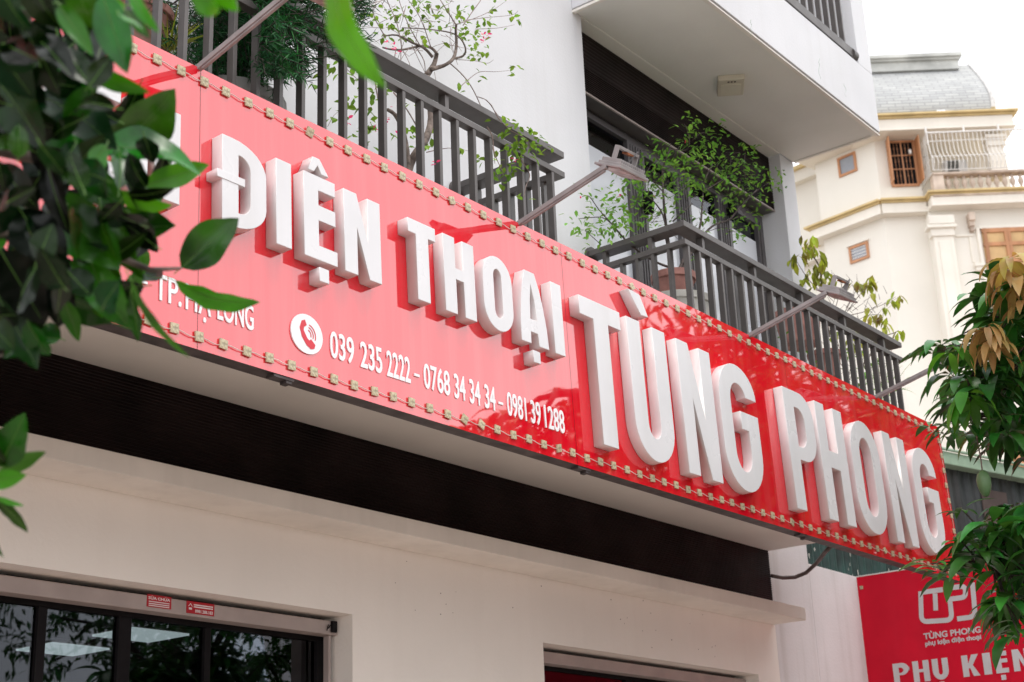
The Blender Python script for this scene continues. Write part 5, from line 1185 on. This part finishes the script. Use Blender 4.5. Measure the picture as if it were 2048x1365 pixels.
LV = [  # base, tip, width px, depth, roll, bright
  ((228, 292), (350, 178), 96, 2.9, 25, 0), ((192, 296), (402, 352), 80, 2.8, -40, 0), ((290, 372), (418, 330), 44, 3.0, 20, 1), ((362, 536), (477, 437), 76, 3.1, 10, 0), ((350, 561), (520, 605), 36, 3.1, 50, 1),
  ((220, 440), (352, 452), 58, 2.9, 10, 1), ((205, 480), (350, 452), 86, 2.95, -20, 0), ((108, 588), (248, 636), 66, 2.8, 30, 0), ((128, 600), (158, 684), 32, 2.7, 10, 1), ((262, 585), (276, 684), 26, 2.6, 55, 0),
  ((262, 560), (380, 716), 14, 2.4, 60, 0), ((168, 130), (300, 186), 34, 2.5, 30, 1), ((205, -10), (255, 148), 66, 2.4, 10, 0), ((118, 10), (186, 112), 36, 2.3, 20, 1), ((5, 235), (122, 262), 84, 2.5, 30, 0), ((70, 190), (235, 300), 90, 2.6, -20, 0),
  ((0, 330), (80, 420), 60, 2.6, 0, 0), ((95, 330), (140, 470), 44, 2.6, 30, 0), ((40, 420), (130, 560), 90, 2.6, 10, 0), ((120, 420), (240, 540), 90, 2.7, -20, 0), ((0, 500), (90, 650), 90, 2.5, 10, 0), ((60, 560), (50, 720), 70, 2.6, 20, 0),
  ((180, 520), (262, 660), 60, 2.7, 30, 0), ((-30, 60), (70, 200), 80, 2.4, 0, 0), ((40, 40), (120, 190), 70, 2.4, 30, 0), ((-20, 140), (90, 300), 90, 2.5, 10, 0), ((140, 150), (215, 330), 60, 2.6, 15, 0), ((0, -30), (60, 60), 60, 2.2, 30, 0), ((150, -40), (190, 60), 60, 2.4, 0, 0),
  ((60, -60), (130, 60), 70, 2.3, 40, 0), ((-30, 640), (30, 700), 60, 2.5, 0, 0), ((0, 600), (75, 740), 60, 2.6, 10, 0), ((240, 430), (290, 560), 60, 2.8, 30, 0), ((150, 330), (250, 420), 66, 2.8, -10, 0),
  ((235, 385), (345, 410), 46, 2.9, 40, 1), ((250, 20), (300, 78), 26, 2.3, 20, 0), ((238, 30), (290, 62), 26, 2.2, 60, 0), ((260, -20), (318, 66), 24, 2.1, 20, 1), ((200, 400), (236, 520), 26, 2.7, 70, 0), ((130, 250), (215, 400), 80, 2.7, 10, 0), ((60, 300), (170, 350), 60, 2.6, 10, 0),
  ((0, 935), (50, 826), 62, 2.6, 0, 0), ((-5, 950), (92, 904), 26, 2.6, 55, 1), ((-30, 965), (53, 950), 36, 2.6, 10, 1), ((-10, 1000), (56, 1066), 18, 2.6, 50, 0), ((-12, 1050), (8, 1116), 18, 2.6, 30, 0), ((-10, 995), (48, 1012), 8, 2.6, 50, 1), ((-40, 900), (10, 860), 50, 2.6, 30, 0),
  ((670, -60), (774, 178), 74, 1.75, 30, 2), ((395, -60), (478, 22), 58, 1.9, 10, 2), ((380, -20), (440, 22), 30, 1.9, 60, 1)]
nm = MB()
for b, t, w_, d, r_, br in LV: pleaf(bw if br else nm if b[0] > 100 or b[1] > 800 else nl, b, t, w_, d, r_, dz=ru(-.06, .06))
DK = [(-60, -60), (230, -60), (240, 60), (190, 180), (200, 330), (160, 420), (250, 520), (240, 620), (110, 640), (60, 720), (-60, 720)]
k = 0
while k < 230:
    u, v = ru(-100, 250), ru(-80, 700)
    if not inpoly(u, v, DK) and u > -20: continue
    gap = min(math.hypot(u - a, v - b) for a, b in ((15, 20), (62, 165), (120, 200), (95, 300), (55, 265), (30, 340), (12, 470), (190, 175), (130, 400), (175, 470), (205, 290)))
    if gap < 24: continue
    th = ru(0, 6.28); L = ru(60, 112); pleaf(nl if rnd() < .8 else nm if rnd() < .7 else bw, (u - L / 2 * math.cos(th), v - L / 2 * math.sin(th)), (u + L / 2 * math.cos(th), v + L / 2 * math.sin(th)), ru(34, 60), ru(2.3, 3.2), ru(-45, 45), dz=ru(-.1, .1)); k += 1
DK2 = [(150, 120), (215, 150), (250, 200), (318, 300), (322, 400), (290, 470), (300, 545), (235, 600), (150, 560)]
k = 0
while k < 44:
    u, v = ru(140, 325), ru(120, 600)
    if not inpoly(u, v, DK2): continue
    if min(math.hypot(u - a, v - b) for a, b in ((236, 192), (200, 175), (165, 455), (236, 500))) < 16: continue
    th = ru(0, 6.28); L = ru(55, 95); pleaf(nl if rnd() < .75 else nm, (u - L / 2 * math.cos(th), v - L / 2 * math.sin(th)), (u + L / 2 * math.cos(th), v + L / 2 * math.sin(th)), ru(30, 46), ru(2.6, 3.3), ru(-40, 40), dz=ru(-.1, .1)); k += 1
for k in range(260):          # the rest of the crown, beyond the left edge of the picture
    u, v = ru(-1100, -60), ru(-300, 900); th = ru(0, 6.28); L = ru(80, 130)
    pleaf(nl, (u, v), (u + L * math.cos(th), v + L * math.sin(th)), ru(34, 62), ru(2.4, 3.3), ru(-60, 60), dz=ru(-.1, .1))
for k in range(1500):          # unseen canopy above and behind the camera, added to block sky light
    P_ = Vector((ru(-2.8, 2.6), ru(-2.6, 2.6), ru(1.3, 3.2))); q = RC @ np.array(P_)
    if q[2] > .2 and abs(q[0] / q[2]) < .52 and abs(q[1] / q[2]) < .45: continue
    d_ = rvec(); d_.z = d_.z * .4 - .2; nl.leaf(P_, d_, Vector((ru(-.5, .5), ru(-.5, .5), 1)), ru(.10, .15), ru(.05, .075), droop=.3, seg=2)
for pts, r0, r1 in [([(-500, 400), (-200, 330), (0, 300), (120, 330), (230, 290)], .02, .006), ([(-500, 420), (-100, 460), (60, 470), (200, 500), (300, 540), (362, 537)], .015, .003), ([(-200, 200), (0, 120), (60, 80), (52, 20), (30, -60)], .012, .007), ([(-300, 950), (-60, 960), (5, 955)], .008, .004),
                    ([(0, 300), (130, 210), (160, 140), (150, 90)], .006, .003), ([(100, 360), (160, 370), (180, 340), (200, 300)], .005, .002), ([(60, 470), (100, 560), (110, 590)], .006, .003), ([(-200, -60), (200, -160), (500, -130), (670, -60)], .012, .004)]:
    dd = 2.75 if pts[-1][1] > -100 and pts[-1] != (670, -60) else 1.9
    P = [atd(u, v, dd) for u, v in pts]; nb_.tube(P, r0, r1, n=6)
nb_.tube([tuple(atd(-500, 400, 2.75)), (atd(-500, 400, 2.75) + Vector((-.3, .2, -.6))), tuple(NT.location)], .03, .08, n=8)
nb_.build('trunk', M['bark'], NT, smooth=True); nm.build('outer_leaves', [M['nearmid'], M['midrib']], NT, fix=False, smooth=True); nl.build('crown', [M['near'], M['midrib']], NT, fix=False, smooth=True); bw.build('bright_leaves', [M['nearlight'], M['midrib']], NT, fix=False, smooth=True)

# ------------------------------------------------------------------ across the street (what the sign and the glass mirror)
def street_tree(x, y, h, r, label, n=900):
    T = thing('street_tree', (x, y, G), label, 'tree', 'street trees'); m = MB()
    m.tube([(x, y, G), (x + .1, y, G + h * .35), (x - .05, y + .1, G + h * .7)], .18, .08, n=10)
    for k in range(8):
        a = ru(0, 6.28); m.tube([(x, y, G + h * ru(.35, .6)), (x + r * .4 * math.cos(a), y + r * .4 * math.sin(a), G + h * .7), (x + r * .8 * math.cos(a), y + r * .8 * math.sin(a), G + h * ru(.6, .95))], .06, .02, n=6)
    m.build('trunk', M['darkbark'], T, smooth=True)
    c = MB(); lobes = [(ru(-.5, .5) * r, ru(-.5, .5) * r, G + h * ru(.55, .9), r * ru(.35, .6)) for _ in range(9)]
    for _ in range(n):
        lx, ly, lz, lr = random.choice(lobes); v = rvec() * lr * ru(.6, 1); p = Vector((x + lx + v.x, y + ly + v.y, lz + v.z * .8))
        for _2 in range(6):
            c.leaf(p + rvec() * .12, rvec() + Vector((0, 0, -.4)), rvec(), ru(.16, .28), .07, droop=.8, seg=2)
    c.build('crown', M['mango'], T, fix=False); return T
street_tree(13.4, .9, 7.6, 1.9, 'kerbside mango tree nearest the red sign, beyond the fruiting one', 1300)
street_tree(16.8, .6, 8.6, 2.3, 'kerbside mango tree, second beyond the fruiting one', 1500)
street_tree(20.8, .5, 9.2, 2.6, 'kerbside mango tree, third beyond the fruiting one', 1500)
street_tree(26.5, -.2, 9.8, 3.0, 'farthest broad kerbside mango tree down the street', 1300)
street_tree(12.5, -9.6, 7.6, 2.8, 'round tree in front of the tiled house across the road', 1100)
street_tree(18.0, -9.8, 8.4, 3.0, 'taller tree in front of the tiled house across the road', 1200)
street_tree(24.0, -10.0, 8.2, 3.0, 'tree past the far end of the tiled house across the road', 1000)
OH = thing('tiled_house', (14, -13, G), 'low cream house with a red tiled roof across the street', 'house')
m = MB(); m.box(6, 24, -17, -12.5, G - .01, 2.2); m.build('wall', M['oppwall'], OH)
m = MB(); m.add([(5.4, -12, 2.15), (24.6, -12, 2.15), (24.6, -15, 3.9), (5.4, -15, 3.9), (5.4, -18, 2.15), (24.6, -18, 2.15)], [(0, 1, 2, 3), (3, 2, 5, 4), (0, 3, 4), (1, 5, 2)]); m.build('roof', M['tiles'], OH)
for k in range(5): MB().box(7.5 + 3.4 * k, 9.3 + 3.4 * k, -12.52, -12.46, -.6, 1.2).build('window', M['dark'], OH)
UP = thing('utility_pole', (11.0, -8.9, G), 'grey concrete utility pole across the street', 'pole')
m = MB(); m.tube([(11, -8.9, G - .02), (11, -8.9, 6.5)], .16, .10, n=12); m.box(10.3, 11.7, -8.95, -8.85, 5.6, 5.7); m.build('shaft', M['acgrey'], UP)
